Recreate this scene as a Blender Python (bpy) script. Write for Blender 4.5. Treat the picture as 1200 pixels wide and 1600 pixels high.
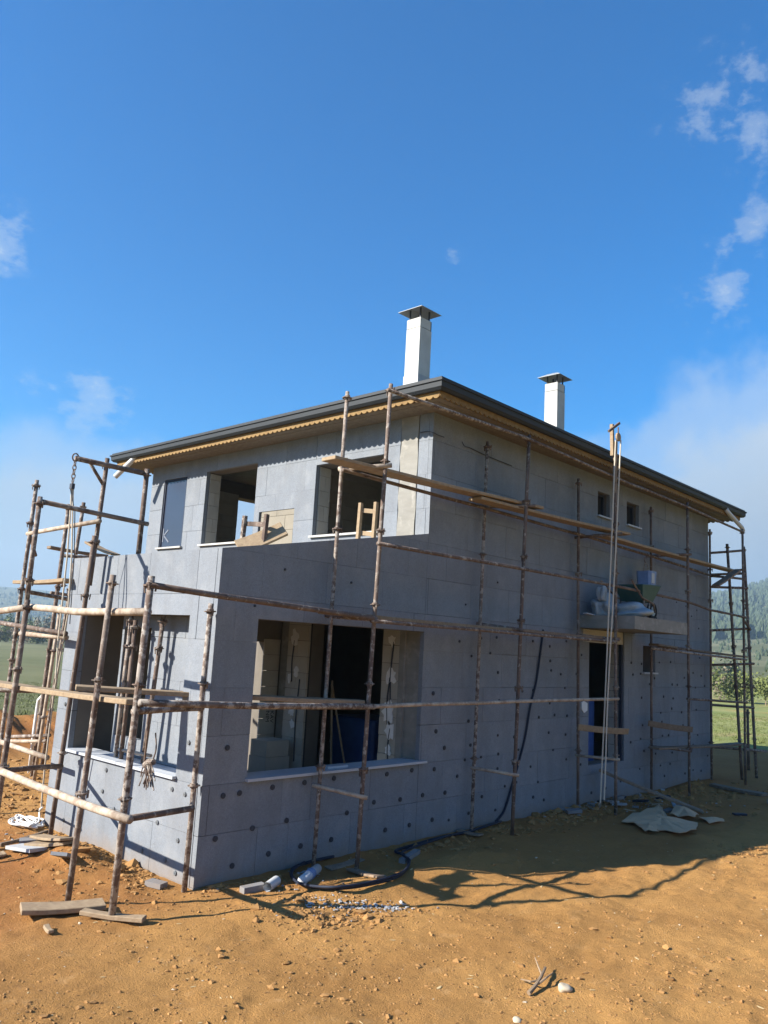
import bpy, bmesh, math, random
import numpy as np
from mathutils import Matrix, Vector
random.seed(7); RNG = np.random.default_rng(7)
for o in list(bpy.data.objects): bpy.data.objects.remove(o)
sc = bpy.context.scene
COL = sc.collection

# ------------------------------------------------------------------ camera
FPX = 1264.6163
CAM = np.array([-5.2188, -7.2371, 2.5272]); YAW, PITCH, ROLL = .7508, .1645, .0533
fw = np.array([math.cos(YAW)*math.cos(PITCH), math.sin(YAW)*math.cos(PITCH), math.sin(PITCH)])
_r = np.array([math.sin(YAW), -math.cos(YAW), 0.]); _u = np.cross(_r, fw)
rt = _r*math.cos(ROLL)+_u*math.sin(ROLL); up = -_r*math.sin(ROLL)+_u*math.cos(ROLL)
cd = bpy.data.cameras.new('camera'); cam = bpy.data.objects.new('camera', cd); COL.objects.link(cam)
cd.sensor_fit = 'HORIZONTAL'; cd.sensor_width = 36; cd.lens = FPX/1200*36; cd.clip_start = .05; cd.clip_end = 20000
M = Matrix.Identity(4)
for i in range(3):
    M[i][0], M[i][1], M[i][2], M[i][3] = rt[i], up[i], -fw[i], CAM[i]
cam.matrix_world = M; sc.camera = cam
sc.render.resolution_x = 768; sc.render.resolution_y = 1024
# a photo pixel gives a direction; the plane it lies in gives the distance
def ray(p): return fw+rt*(p[0]-600)/FPX-up*(p[1]-800)/FPX
def on(p, ax, val):
    d = ray(p); t = (val-CAM[ax])/d[ax]; return CAM+d*t
def PX(p, x): return on(p, 0, x)
def PY(p, y): return on(p, 1, y)
def PZ(p, z=0.): return on(p, 2, z)

# ------------------------------------------------------------------ sun, sky, exposure
SUN = np.array([-5.5, 2.85, 3.49]); SUN /= np.linalg.norm(SUN)
ld = bpy.data.lights.new('sun', 'SUN'); sun = bpy.data.objects.new('sun', ld); COL.objects.link(sun)
ld.energy = 5.0; ld.angle = math.radians(.53); ld.color = (1., .93, .82)
sun.rotation_euler = Vector(-SUN).to_track_quat('-Z', 'Y').to_euler(); sun.location = (-20, 10, 25)
w = bpy.data.worlds.new('World'); sc.world = w; w.use_nodes = True
sc.view_settings.view_transform = 'Standard'; sc.view_settings.look = 'None'
sc.view_settings.gamma = 1; sc.view_settings.use_curve_mapping = False; sc.view_settings.exposure = 1.42
class NT:
    def __init__(s, tree): s.t = tree; s.n = tree.nodes; s.l = tree.links
    def __call__(s, kind, ins=None, **kw):
        n = s.n.new(kind)
        for k, v in kw.items(): setattr(n, k, v)
        for k, v in (ins or {}).items(): s.set(n, k, v)
        return n
    def set(s, n, k, v):
        sock = n.inputs[k]
        if isinstance(v, bpy.types.NodeSocket): s.l.new(v, sock)
        elif isinstance(v, bpy.types.Node): s.l.new(v.outputs[0], sock)
        else: sock.default_value = v
    def math(s, op, a, b=0., clamp=False): return s('ShaderNodeMath', {0: a, 1: b}, operation=op, use_clamp=clamp).outputs[0]
    def ramp(s, fac, stops, interp='LINEAR'):
        n = s('ShaderNodeValToRGB', {0: fac}); cr = n.color_ramp; cr.interpolation = interp
        while len(cr.elements) < len(stops): cr.elements.new(.5)
        for e, (p, c) in zip(cr.elements, stops):
            e.position = p; e.color = (c, c, c, 1) if isinstance(c, (int, float)) else (*c, 1)
        return n.outputs[0]
    def noise(s, vec, scale, detail=4, rough=.55, dist=0.): 
        return s('ShaderNodeTexNoise', {'Vector': vec, 'Scale': scale, 'Detail': detail, 'Roughness': rough, 'Distortion': dist}).outputs[0]
    def mix(s, f, a, b, mode='MIX'):
        n = s('ShaderNodeMix', data_type='RGBA', blend_type=mode)
        s.set(n, 0, f); s.set(n, 6, a); s.set(n, 7, b); return n.outputs[2]
def C4(c): return (*c, 1.)
def scalev0(T, v, s): return T('ShaderNodeVectorMath', {0: v, 1: s}, operation='MULTIPLY').outputs[0]
def build_world():
    T = NT(w.node_tree); T.n.clear()
    out = T('ShaderNodeOutputWorld'); bg = T('ShaderNodeBackground', {'Strength': .063}); T.l.new(bg.outputs[0], out.inputs[0])
    sky = T('ShaderNodeTexSky', sky_type='NISHITA', sun_disc=False, sun_elevation=math.asin(SUN[2]), sun_rotation=math.atan2(SUN[0], SUN[1]))
    sky.air_density = 1.; sky.dust_density = .3; sky.ozone_density = 3.
    hs = T('ShaderNodeHueSaturation', {'Hue': .505, 'Saturation': 2.2, 'Value': 1.24, 'Fac': 1., 'Color': sky})
    d = T('ShaderNodeTexCoord').outputs['Generated']
    z = T('ShaderNodeSeparateXYZ', {0: d}).outputs[2]
    n1 = T.noise(d, 3.2, 7, .58, .2); n2 = T.noise(d, 9., 9, .62, .0)
    # low bank of cloud lying all round the horizon
    e = T.math('ADD', z, T.math('MULTIPLY', T.math('SUBTRACT', n1, .5), -.30))
    e = T.math('ADD', e, T.math('MULTIPLY', T.math('SUBTRACT', n2, .5), -.06))
    tilt = T('ShaderNodeVectorMath', {0: d, 1: tuple(-.165*_r)}, operation='DOT_PRODUCT').outputs['Value']
    e = T.math('SUBTRACT', T.math('ADD', e, tilt), .004)
    belt = T.ramp(e, [(.10, .97), (.17, .88), (.225, .45), (.275, 0.)], 'EASE')
    # small fair-weather puffs
    tot = None
    for px, sg, wt in [((1185, 215), .034, .44), ((1120, 462), .034, .36), ((1195, 350), .028, .36), ((1070, 175), .030, .20), ((1145, 108), .035, .20), ((140, 640), .040, .42), ((-14, 370), .034, .40),
                       ((710, 400), .012, .26), ((1120, 390), .016, .26), ((30, 600), .020, .12)]:
        v = ray(px); v = v/np.linalg.norm(v)
        dd = T('ShaderNodeVectorMath', {0: d, 1: tuple(v)}, operation='DISTANCE').outputs['Value']
        g = T.math('MULTIPLY', T.math('POWER', 2.718, T.math('MULTIPLY', T.math('MULTIPLY', dd, dd), -1/(sg*sg))), wt)
        tot = g if tot is None else T.math('ADD', tot, g)
    n3 = T.noise(scalev0(T, d, (1., 1., 1.7)), 24., 10, .66, .0)
    pf = T.ramp(T.math('ADD', T.math('MULTIPLY', T.math('SUBTRACT', n3, .5), 1.5), tot), [(.12, 0.), (.40, .30), (.72, .75), (.95, .95)], 'EASE')
    pf = T.math('MULTIPLY', pf, T.ramp(tot, [(.02, 0.), (.13, 1.)]))
    m = T.math('MAXIMUM', belt, pf)
    shade = T.ramp(T.noise(d, 5.5, 5, .5), [(.35, (1.55, 2.1, 2.85)), (.62, (2.3, 2.8, 3.4))])
    bright = T.mix(T.ramp(z, [(.05, 0.), (.30, 1.)]), shade, C4((4.1, 4.6, 5.0)))
    T.l.new(T.mix(m, hs.outputs[0], bright), bg.inputs[0])
build_world()

# ------------------------------------------------------------------ materials
def mat(name, fn):
    m = bpy.data.materials.new(name); m.use_nodes = True; T = NT(m.node_tree); T.n.clear()
    out = T('ShaderNodeOutputMaterial'); b = T('ShaderNodeBsdfPrincipled'); T.l.new(b.outputs[0], out.inputs[0])
    b.inputs['Roughness'].default_value = .85; b.inputs['Specular IOR Level'].default_value = .25
    fn(T, b); return m
def obco(T): return T('ShaderNodeTexCoord').outputs['Object']
def wpos(T): return T('ShaderNodeNewGeometry').outputs['Position']
def orand(T): return T('ShaderNodeObjectInfo').outputs['Random']
def bump(T, b, h, s=.3, d=.01): T.set(b, 'Normal', T('ShaderNodeBump', {'Strength': s, 'Distance': d, 'Height': h}).outputs[0])
def scalev(T, v, s): return T('ShaderNodeVectorMath', {0: v, 1: s}, operation='MULTIPLY').outputs[0]
def varied(T, col, amt): # per-object brightness
    v = T.math('ADD', T.math('MULTIPLY', orand(T), 2*amt), 1-amt)
    return T('ShaderNodeHueSaturation', {'Hue': .5, 'Saturation': 1., 'Value': v, 'Fac': 1., 'Color': col}).outputs[0]
def simple(name, c, rough=.8, var=.12, scale=8., bmp=.15, spec=.25, metal=0.):
    def f(T, b):
        p = wpos(T); n = T.noise(p, scale, 6, .6)
        col = T.mix(n, C4([x*(1-var*1.6) for x in c]), C4([x*(1+var*1.6) for x in c]))
        T.set(b, 'Base Color', varied(T, col, var*.5)); T.set(b, 'Roughness', rough); T.set(b, 'Specular IOR Level', spec); T.set(b, 'Metallic', metal)
        if bmp: bump(T, b, T.noise(p, scale*6, 4), bmp, .004)
    return mat(name, f)
def m_eps(T, b):
    p = wpos(T)
    sp = T('ShaderNodeTexVoronoi', {'Vector': p, 'Scale': 160.}).outputs['Color']
    spk = T('ShaderNodeSeparateColor', {0: sp}).outputs[0]
    c = T.mix(T.ramp(spk, [(.3, 0.), (.9, 1.)]), C4((.178, .199, .227)), C4((.222, .243, .270)))
    gn = T('ShaderNodeSeparateColor', {0: T('ShaderNodeTexVoronoi', {'Vector': p, 'Scale': 55.}).outputs['Color']}).outputs[1]      # bead clusters
    c = T.mix(T.ramp(gn, [(.55, 0.), (1., .5)]), c, C4((.155, .170, .192)))
    sf = T.noise(scalev(T, p, (3., 3., 11.)), 3.3, 3, .6, 2.)      # scuffs
    c = T.mix(T.ramp(sf, [(.66, 0.), (.72, .5)]), c, C4((.15, .155, .165)))
    st = T.noise(scalev(T, p, (2.2, 2.2, .7)), 1.5, 6, .6)
    c = T.mix(T.ramp(st, [(.42, 0.), (.70, .55)]), c, C4((.158, .166, .180)))
    du = T.noise(p, 3.1, 5, .6)
    c = T.mix(T.ramp(du, [(.50, 0.), (.75, .45)]), c, C4((.275, .285, .296)))
    sk = T.noise(scalev(T, p, (9., 9., .9)), 2.2, 5, .7)      # rain and glue streaks
    c = T.mix(T.ramp(sk, [(.60, 0.), (.74, .35)]), c, C4((.30, .305, .31)))
    zz = T('ShaderNodeSeparateXYZ', {0: p}).outputs[2]      # splashed soil near the ground
    sm = T.math('MULTIPLY', T.ramp(T.math('ADD', zz, T.math('MULTIPLY', T.noise(p, 5., 5), .35)), [(.16, 1.), (.42, 0.)]), .5)
    c = T.mix(sm, c, C4((.23, .165, .11)))
    T.set(b, 'Base Color', varied(T, c, .055)); T.set(b, 'Roughness', .9); T.set(b, 'Specular IOR Level', .15)
    bump(T, b, T.math('ADD', spk, T.math('MULTIPLY', T.noise(p, 9., 3), 3.)), .25, .002)
def m_pipe(T, b):
    p = wpos(T); q = scalev(T, p, (1., 1., .35))
    r = T.noise(q, 9., 6, .65); k = T.math('ADD', T.noise(p, 14., 7, .7), T.math('MULTIPLY', T.math('SUBTRACT', orand(T), .5), .12))
    rust = T.mix(T.ramp(r, [(.35, 0.), (.65, 1.)]), C4((.075, .052, .042)), C4((.17, .122, .096)))
    c = T.mix(T.ramp(k, [(.52, 0.), (.60, .8)]), rust, C4((.36, .325, .285)))
    c = T.mix(T.ramp(T.noise(q, 3., 4), [(.5, 0.), (.68, .55)]), c, C4((.24, .195, .16)))
    T.set(b, 'Base Color', c); T.set(b, 'Roughness', .8); bump(T, b, k, .35, .003)
def m_pale_pipe(T, b):
    p = wpos(T); k = T.noise(p, 7., 8, .72)
    c = T.mix(T.ramp(k, [(.40, 1.), (.58, 0.)]), C4((.44, .37, .29)), C4((.26, .195, .145)))
    T.set(b, 'Base Color', c); T.set(b, 'Roughness', .8); bump(T, b, k, .3, .003)
def wood(name, c, dark, grain=.5):
    def f(T, b):
        p = obco(T); 
        g = T.noise(scalev(T, p, (3., 3., 3.)), 4., 5, .6, 1.2)
        n = T.noise(p, 26., 5, .7)
        col = T.mix(T.ramp(g, [(.3, 0.), (.7, 1.)]), C4(c), C4(dark))
        col = T.mix(T.ramp(n, [(.55, 0.), (.75, grain)]), col, C4([x*.55 for x in dark]))
        T.set(b, 'Base Color', varied(T, col, .13)); T.set(b, 'Roughness', .85); bump(T, b, n, .3, .003)
    return mat(name, f)
def m_concrete(T, b):
    p = wpos(T); q = scalev(T, p, (1., 1., 3.))
    c = T.mix(T.noise(q, 2.5, 7, .65), C4((.15, .145, .13)), C4((.31, .30, .27)))
    c = T.mix(T.ramp(T.noise(p, 7., 6), [(.55, 0.), (.7, .5)]), c, C4((.38, .365, .33)))
    T.set(b, 'Base Color', c); bump(T, b, T.noise(p, 30., 6), .4, .004)
def m_aac(T, b):
    p = wpos(T)
    c = T.mix(T.noise(p, 6., 6, .6), C4((.35, .325, .28)), C4((.48, .455, .395)))
    T.set(b, 'Base Color', varied(T, c, .08)); bump(T, b, T.noise(p, 60., 4), .3, .003)
def m_dirt(T, b):
    p = wpos(T)
    gr = T('ShaderNodeAttribute', attribute_name='grass').outputs['Fac']
    dp = T('ShaderNodeAttribute', attribute_name='damp_and_shade').outputs['Fac']
    n = T.noise(p, .55, 7, .6, .4); f = T.noise(p, 11., 8, .7); ff = T.noise(p, 60., 5, .7)
    c = T.mix(T.ramp(n, [(.34, 0.), (.62, 1.)]), C4((.32, .165, .053)), C4((.46, .250, .083)))
    c = T.mix(T.ramp(f, [(.52, 0.), (.76, .6)]), c, C4((.20, .105, .042)))
    c = T.mix(T.ramp(T.noise(p, 4.2, 6, .66), [(.57, 0.), (.72, .5)]), c, C4((.50, .305, .135)))
    c = T.mix(T.ramp(ff, [(.60, 0.), (.76, .55)]), c, C4((.52, .36, .20)))
    c = T.mix(T.math('MULTIPLY', dp, .85), c, C4((.29, .118, .038)))  # damp soil colour, reddened to tint the shaded ground as well
    g1 = T.mix(T.ramp(T.noise(p, .09, 6, .62), [(.38, 0.), (.62, 1.)]), C4((.165, .20, .06)), C4((.27, .28, .11)))
    g1 = T.mix(T.ramp(T.noise(p, 1.1, 7, .7), [(.45, 0.), (.7, .6)]), g1, C4((.18, .18, .07)))
    g1 = T.mix(T.ramp(T.noise(scalev(T, p, (.25, 1., 1.)), .16, 4), [(.56, 0.), (.66, .6)]), g1, C4((.38, .28, .15)))
    fa = T('ShaderNodeAttribute', attribute_name='far_slope').outputs['Fac']
    g1 = T.mix(fa, g1, T.mix(T.ramp(T.noise(p, .02, 6, .65), [(.4, 0.), (.6, 1.)]), C4((.085, .095, .045)), C4((.15, .15, .08))))
    gm = T.ramp(T.math('ADD', gr, T.math('MULTIPLY', T.math('SUBTRACT', T.noise(p, .9, 6, .7), .5), .7)), [(.42, 0.), (.58, 1.)])
    T.set(b, 'Base Color', T.mix(gm, c, g1)); T.set(b, 'Roughness', .95); T.set(b, 'Specular IOR Level', .12)
    h = T.math('ADD', T.math('MULTIPLY', f, .8), T.math('MULTIPLY', ff, .7))
    bump(T, b, T.math('ADD', h, T.math('MULTIPLY', T.noise(p, 170., 3, .7), .35)), .95, .028)
def leafm(name, a, c):
    def f(T, b):
        p = wpos(T)
        T.set(b, 'Base Color', T.mix(T.noise(p, .5, 4), C4(a), C4(c))); T.set(b, 'Roughness', .7)
    return mat(name, f)
MT = dict(
    eps=mat('graphite_foam', m_eps), pipe=mat('rusty_pipe', m_pipe), pale=mat('pale_pipe', m_pale_pipe),
    wood=wood('fresh_wood', (.33, .25, .16), (.23, .165, .105)), oldwood=wood('weathered_wood', (.27, .20, .14), (.16, .115, .08)),
    trim=wood('honey_wood', (.25, .165, .07), (.17, .105, .045), .3), soffit=wood('soffit_wood', (.20, .172, .13), (.13, .11, .085)),
    sundimblock=simple('block_dimmed_for_sun', (.235, .212, .17), .95, .12, 5), concrete=mat('concrete', m_concrete), aac=mat('aerated_block', m_aac), dirt=mat('soil', m_dirt),  # bare patch blocks: aerated block colour darkened to offset direct sun
    black=simple('black_plastic', (.040, .044, .054), .6, .2, 40, 0), dark=simple('dark_joint', (.045, .045, .047), .95, .2, 8, 0),
    inner=simple('raw_masonry', (.15, .135, .115), .95, .2, 3.), plaster=simple('white_plaster', (.66, .66, .65), .9, .1, 9.),
    gutter=simple('anthracite_gutter', (.022, .027, .032), .6, .12, 3, 0, .3), roof=simple('roof_sheet', (.05, .055, .06), .6, .15, 2),
    white=simple('white_render', (.43, .43, .41), .85, .2, 3.), zinc=simple('zinc', (.30, .32, .33), .5, .15, 6, 0, .4, .15),
    marble=simple('pale_stone_sill', (.42, .45, .49), .5, .10, 7), rope=simple('rope', (.50, .44, .35), .9, .15, 40),
    hose=simple('dark_hose', (.016, .022, .04), .65, .25, 6, 0, .25), pvc=simple('grey_pvc', (.50, .52, .54), .45, .1, 9, 0, .4),
    blue=simple('blue_wrap', (.03, .08, .26), .35, .35, 4, .3, .5), bluew=simple('blue_print', (.17, .24, .40), .5, .2, 9, 0),
    green=simple('green_tray', (.030, .075, .070), .5, .2, 9), rubber=simple('rubber', (.02, .02, .02), .8, .2, 9),
    card=simple('cardboard', (.56, .36, .21), .9, .12, 5), stone=simple('pale_stone', (.47, .40, .29), .9, .15, 20),
    film=simple('cloudy_plastic', (.26, .30, .33), .4, .2, 7, .5, .5), clod=simple('soil_clod', (.34, .185, .068), .95, .35, 6), bark=simple('bark', (.24, .175, .115), .95, .3, 12),
    shrub=leafm('shrub_leaf', (.075, .10, .028), (.17, .19, .06)), fir=leafm('forest_leaf', (.025, .045, .025), (.065, .085, .04)),
    dryleaf=leafm('dry_leaf', (.15, .13, .085), (.24, .20, .14)), glass=simple('dusty_glass', (.03, .037, .06), .25, .1, 2, 0, .6), mark=simple('white_chalk', (.15, .17, .21), .9, .05, 9),
    anchor=simple('grey_plastic', (.13, .14, .15), .6, .2, 40, 0), ink=simple('black_ink', (.03, .03, .03), .9, .05, 9), crumb=simple('foam_crumb', (.34, .345, .35), .9, .2, 30), straw=simple('straw', (.55, .42, .22), .9, .15, 30),
)

# ------------------------------------------------------------------ builders
WL = {}
def thing(name, label, cat, loc=(0, 0, 0), group=None):
    o = bpy.data.objects.new(name, None); COL.objects.link(o); o.location = loc; o.empty_display_size = .2; WL[o] = np.array(loc, float)
    tag(o, label, cat, group); return o
def tag(o, label=None, cat=None, group=None, kind=None):
    if label: o['label'] = label
    if cat: o['category'] = cat
    if group: o['group'] = group
    if kind: o['kind'] = kind
    return o
def link(name, me, org, parent=None):
    o = bpy.data.objects.new(name, me); COL.objects.link(o); WL[o] = np.array(org, float)
    if parent is not None: o.parent = parent; o.location = WL[o]-WL[parent]
    else: o.location = org
    return o
def mesh(name, V, F, m, parent=None, smooth=False, org=None):
    V = np.asarray(V, float)
    if org is None:
        lo, hi = V.min(0), V.max(0); org = np.array([(lo[0]+hi[0])/2, (lo[1]+hi[1])/2, lo[2]])
    me = bpy.data.meshes.new(name); me.from_pydata((V-org).tolist(), [], F); me.materials.append(MT[m] if isinstance(m, str) else m)
    if smooth: me.polygons.foreach_set('use_smooth', [True]*len(me.polygons))
    me.update(); return link(name, me, org, parent)
class MB:
    def __init__(s): s.V = []; s.F = []
    def add(s, V, F):
        k = len(s.V); s.V += [tuple(v) for v in V]; s.F += [tuple(i+k for i in f) for f in F]; return s
    def box(s, a, b):
        x0, x1 = sorted((a[0], b[0])); y0, y1 = sorted((a[1], b[1])); z0, z1 = sorted((a[2], b[2]))
        return s.add([(x0,y0,z0),(x1,y0,z0),(x1,y1,z0),(x0,y1,z0),(x0,y0,z1),(x1,y0,z1),(x1,y1,z1),(x0,y1,z1)],
                     [(0,3,2,1),(4,5,6,7),(0,1,5,4),(1,2,6,5),(2,3,7,6),(3,0,4,7)])
    def bar(s, p, q, wd, th, upv=(0, 0, 1)):   # board from p to q, wd wide (sideways), th thick (along up)
        p = np.array(p, float); q = np.array(q, float); d = q-p; d /= np.linalg.norm(d)
        u = np.array(upv, float); sd = np.cross(d, u); sd /= np.linalg.norm(sd); u = np.cross(sd, d)
        V = [c+sd*wd/2*a+u*th/2*b for c in (p, q) for a, b in ((-1,-1),(1,-1),(1,1),(-1,1))]
        return s.add(V, [(0,1,2,3)[::-1],(4,5,6,7),(0,1,5,4),(1,2,6,5),(2,3,7,6),(3,0,4,7)])
    def tube(s, pts, r, n=10, cap=True):
        pts = [np.array(p, float) for p in pts]; k = len(s.V); m_ = len(pts)
        rr = r if hasattr(r, '__len__') else [r]*m_
        ref = None
        for i, p in enumerate(pts):
            d = pts[min(i+1, m_-1)]-pts[max(i-1, 0)]; d = d/(np.linalg.norm(d)+1e-9)
            if ref is None: ref = np.cross(d, (0, 0, 1) if abs(d[2]) < .9 else (1, 0, 0))
            a = ref-d*(ref@d); a = a/(np.linalg.norm(a)+1e-9); b = np.cross(d, a); ref = a
            for j in range(n):
                t = 2*math.pi*j/n; s.V.append(tuple(p+(a*math.cos(t)+b*math.sin(t))*rr[i]))
        for i in range(m_-1):
            for j in range(n):
                j2 = (j+1) % n; s.F.append((k+i*n+j, k+i*n+j2, k+(i+1)*n+j2, k+(i+1)*n+j))
        if cap: s.F.append(tuple(k+j for j in range(n))[::-1]); s.F.append(tuple(k+(m_-1)*n+j for j in range(n)))
        return s
    def prism(s, poly, ax, lo, hi):           # polygon in the two axes other than ax, extruded along ax
        n = len(poly); k = [i for i in range(3) if i != ax]; V = []
        for c in (lo, hi):
            for a, b in poly:
                v = [0, 0, 0]; v[ax] = c; v[k[0]] = a; v[k[1]] = b; V.append(v)
        F = [tuple(range(n)), tuple(range(n, 2*n))[::-1]]+[(i, i+n, (i+1) % n+n, (i+1) % n) for i in range(n)]
        return s.add(V, F)
    def build(s, name, m, parent=None, smooth=False):
        o = mesh(name, s.V, s.F, m, parent, smooth)
        bm = bmesh.new(); bm.from_mesh(o.data); bmesh.ops.recalc_face_normals(bm, faces=bm.faces); bm.to_mesh(o.data); bm.free()
        if smooth: o.data.polygons.foreach_set('use_smooth', [True]*len(o.data.polygons))
        return o
def curve_pts(pts, n=8):  # Catmull-Rom through control points
    P = [np.array(p, float) for p in pts]; P = [2*P[0]-P[1]]+P+[2*P[-1]-P[-2]]; out = []
    for i in range(1, len(P)-2):
        for t in np.linspace(0, 1, n, endpoint=False):
            a, b, c, d = P[i-1:i+3]
            out.append(.5*(2*b+(c-a)*t+(2*a-5*b+4*c-d)*t*t+(3*b-a-3*c+d)*t**3))
    return out+[P[-2]]
def vnoise(x, y, seed=0):
    xi = np.floor(x).astype(np.int64); yi = np.floor(y).astype(np.int64); fx = x-xi; fy = y-yi
    fx = fx*fx*(3-2*fx); fy = fy*fy*(3-2*fy)
    def h(a, b):
        n = (a*374761393+b*668265263+seed*974634777) & 0xffffffff
        n = ((n ^ (n >> 13))*1274126177) & 0xffffffff
        return ((n ^ (n >> 16)) & 0xffff)/65535.
    return (h(xi, yi)*(1-fx)+h(xi+1, yi)*fx)*(1-fy)+(h(xi, yi+1)*(1-fx)+h(xi+1, yi+1)*fx)*fy
def fbm(x, y, seed=0, oct=5, gain=.5):
    a = 1; s = 0; t = 0
    for k in range(oct): s = s+a*vnoise(x, y, seed+k); t += a; a *= gain; x = x*2.03+17.3; y = y*2.03+5.1
    return s/t
def sstep(a, b, x): t = np.clip((x-a)/(b-a), 0, 1); return t*t*(3-2*t)

# ------------------------------------------------------------------ ground
D, L, WB, WM = 3.4857, 13.75, 3.3655, 7.4462
HP, HP2, HS = 3.4923, 4.1275, 5.92
def height(x, y):
    x = np.asarray(x, float); y = np.asarray(y, float)
    dx, dy = x-CAM[0], y-CAM[1]; r = np.hypot(dx, dy); az = np.degrees(np.arctan2(dy, dx))
    near = 1-sstep(14, 40, np.hypot(x-4, y-1))
    z = near*(.10*(fbm(x*.55, y*.55, 3, 3)-.5)+.055*(fbm(x*2.1, y*2.1, 11, 4)-.5)+.022*(fbm(x*8., y*8., 19, 3)-.5))
    inside = (x > -.1) & (x < L) & (y > -.1) & (y < WM)
    z = z+.9*(1-sstep(2.2, 5.3, r))                                   # the photographer stands on a rise
    z = z+.10*np.exp(-((x-1.0)/1.6)**2-((y+1.15)/.35)**2)+.07*np.exp(-((x-3.2)/1.2)**2-((y+1.1)/.4)**2)
    z = z+.16*np.exp(-((x+.55)/.35)**2-((y-1.5)/.6)**2)*(.5+fbm(x*5, y*5, 31, 3))
    z = z+.07*np.exp(-((y+.15)/.25)**2)*((x > 5.5) & (x < 14))*fbm(x*3, y*3, 41, 3)
    z = z+.75*np.exp(-((y-11.5)/1.6)**2)*sstep(9., 4., np.abs(x+1.5))*(.4+.9*fbm(x*1.3, y*1.3, 51, 4))   # spoil heap left
    rg = 1-np.abs(2*fbm(x*1.5+.8*y, y*2.6-.5*x, 23, 4)-1); z = z+near*.05*(rg-.7)*sstep(.40, .62, fbm(x*.8, y*.8, 29, 3))
    far = sstep(20, 90, r); z = z-far*1.2
    und = fbm(az/9.+40, r/700., 61, 4)
    hr = sstep(42, 10, az)          # right-hand ridge
    hill = hr*(sstep(150, 620, r)*24+sstep(520, 1500, r)*138*(.75+.5*und))
    hl = sstep(40, 60, az)
    hill = hill+hl*(sstep(260, 900, r)*10+sstep(1000, 2300, r)*105*(.7+.55*fbm(az/7., r/900., 71, 3)))
    mid = 1-np.maximum(hr, hl)
    hill = hill+mid*sstep(600, 2000, r)*120*und
    z = z+hill+far*4*(fbm(x/60., y/60., 81, 3)-.5)*sstep(60, 300, r)
    return z
def H(x, y): return float(height(x, y))
def axis(lo, hi, st, lim, g=1.085):
    a = list(np.arange(lo, hi, st)); s = st; v = a[-1]; R = []
    while v < lim: s *= g; v += s; R.append(v)
    s = st; v = lo; Lft = []
    while v > -lim: s *= g; v -= s; Lft.append(v)
    return np.array(Lft[::-1]+a+R)
xs = axis(-4.2, 8.5, .036, 3600); ys = axis(-6.2, 3.2, .036, 3600)
XX, YY = np.meshgrid(xs, ys); ZZ = height(XX, YY)
nx, ny = len(xs), len(ys)
gm = bpy.data.meshes.new('ground'); gv = np.stack([XX, YY, ZZ], -1).reshape(-1, 3)
idx = np.arange(nx*ny).reshape(ny, nx); q = np.stack([idx[:-1, :-1], idx[:-1, 1:], idx[1:, 1:], idx[1:, :-1]], -1).reshape(-1, 4)
gm.vertices.add(len(gv)); gm.vertices.foreach_set('co', gv.ravel()); gm.loops.add(q.size); gm.loops.foreach_set('vertex_index', q.ravel().astype(np.int32))
gm.polygons.add(len(q)); gm.polygons.foreach_set('loop_start', (np.arange(len(q))*4).astype(np.int32)); gm.polygons.foreach_set('loop_total', np.full(len(q), 4, np.int32))
gm.update(); gm.validate(); gm.polygons.foreach_set('use_smooth', np.ones(len(q), bool)); gm.materials.append(MT['dirt'])
xr, yr = gv[:, 0], gv[:, 1]
gr = np.maximum(sstep(21, 25, xr+.25*yr), sstep(11.5, 14.5, yr+.2*xr)); gr = np.maximum(gr, sstep(-9, -14, xr)); gr = np.maximum(gr, sstep(-13, -18, yr))
strip = np.exp(-((xr-62)/6)**2)*(yr > -40)*(yr < 60); gr = gr*(1-.5*strip)
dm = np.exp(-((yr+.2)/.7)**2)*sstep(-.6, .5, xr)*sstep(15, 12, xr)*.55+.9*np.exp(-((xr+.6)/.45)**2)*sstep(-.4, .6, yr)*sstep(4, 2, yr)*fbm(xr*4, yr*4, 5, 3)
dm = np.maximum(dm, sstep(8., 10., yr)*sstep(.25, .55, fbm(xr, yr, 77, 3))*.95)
dm = np.maximum(dm, .8*sstep(1.5, 6., xr)*sstep(-2.9, -1.9, yr)*sstep(26, 20, xr)*(.55+.5*fbm(xr*1.2, yr*1.2, 9, 3)))  # shade tint painted on the soil where the house shadow falls
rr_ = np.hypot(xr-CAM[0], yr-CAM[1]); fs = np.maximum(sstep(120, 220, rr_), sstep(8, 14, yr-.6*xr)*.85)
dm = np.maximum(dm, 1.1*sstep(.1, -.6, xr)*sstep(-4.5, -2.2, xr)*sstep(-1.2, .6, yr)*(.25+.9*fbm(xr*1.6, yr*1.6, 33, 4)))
for nm, v in (('far_slope', fs), ('grass', gr), ('damp_and_shade', np.clip(dm, 0, 1))):
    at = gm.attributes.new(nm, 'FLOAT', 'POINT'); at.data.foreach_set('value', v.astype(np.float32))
ground = bpy.data.objects.new('ground', gm); COL.objects.link(ground); tag(ground, kind='structure')
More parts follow.
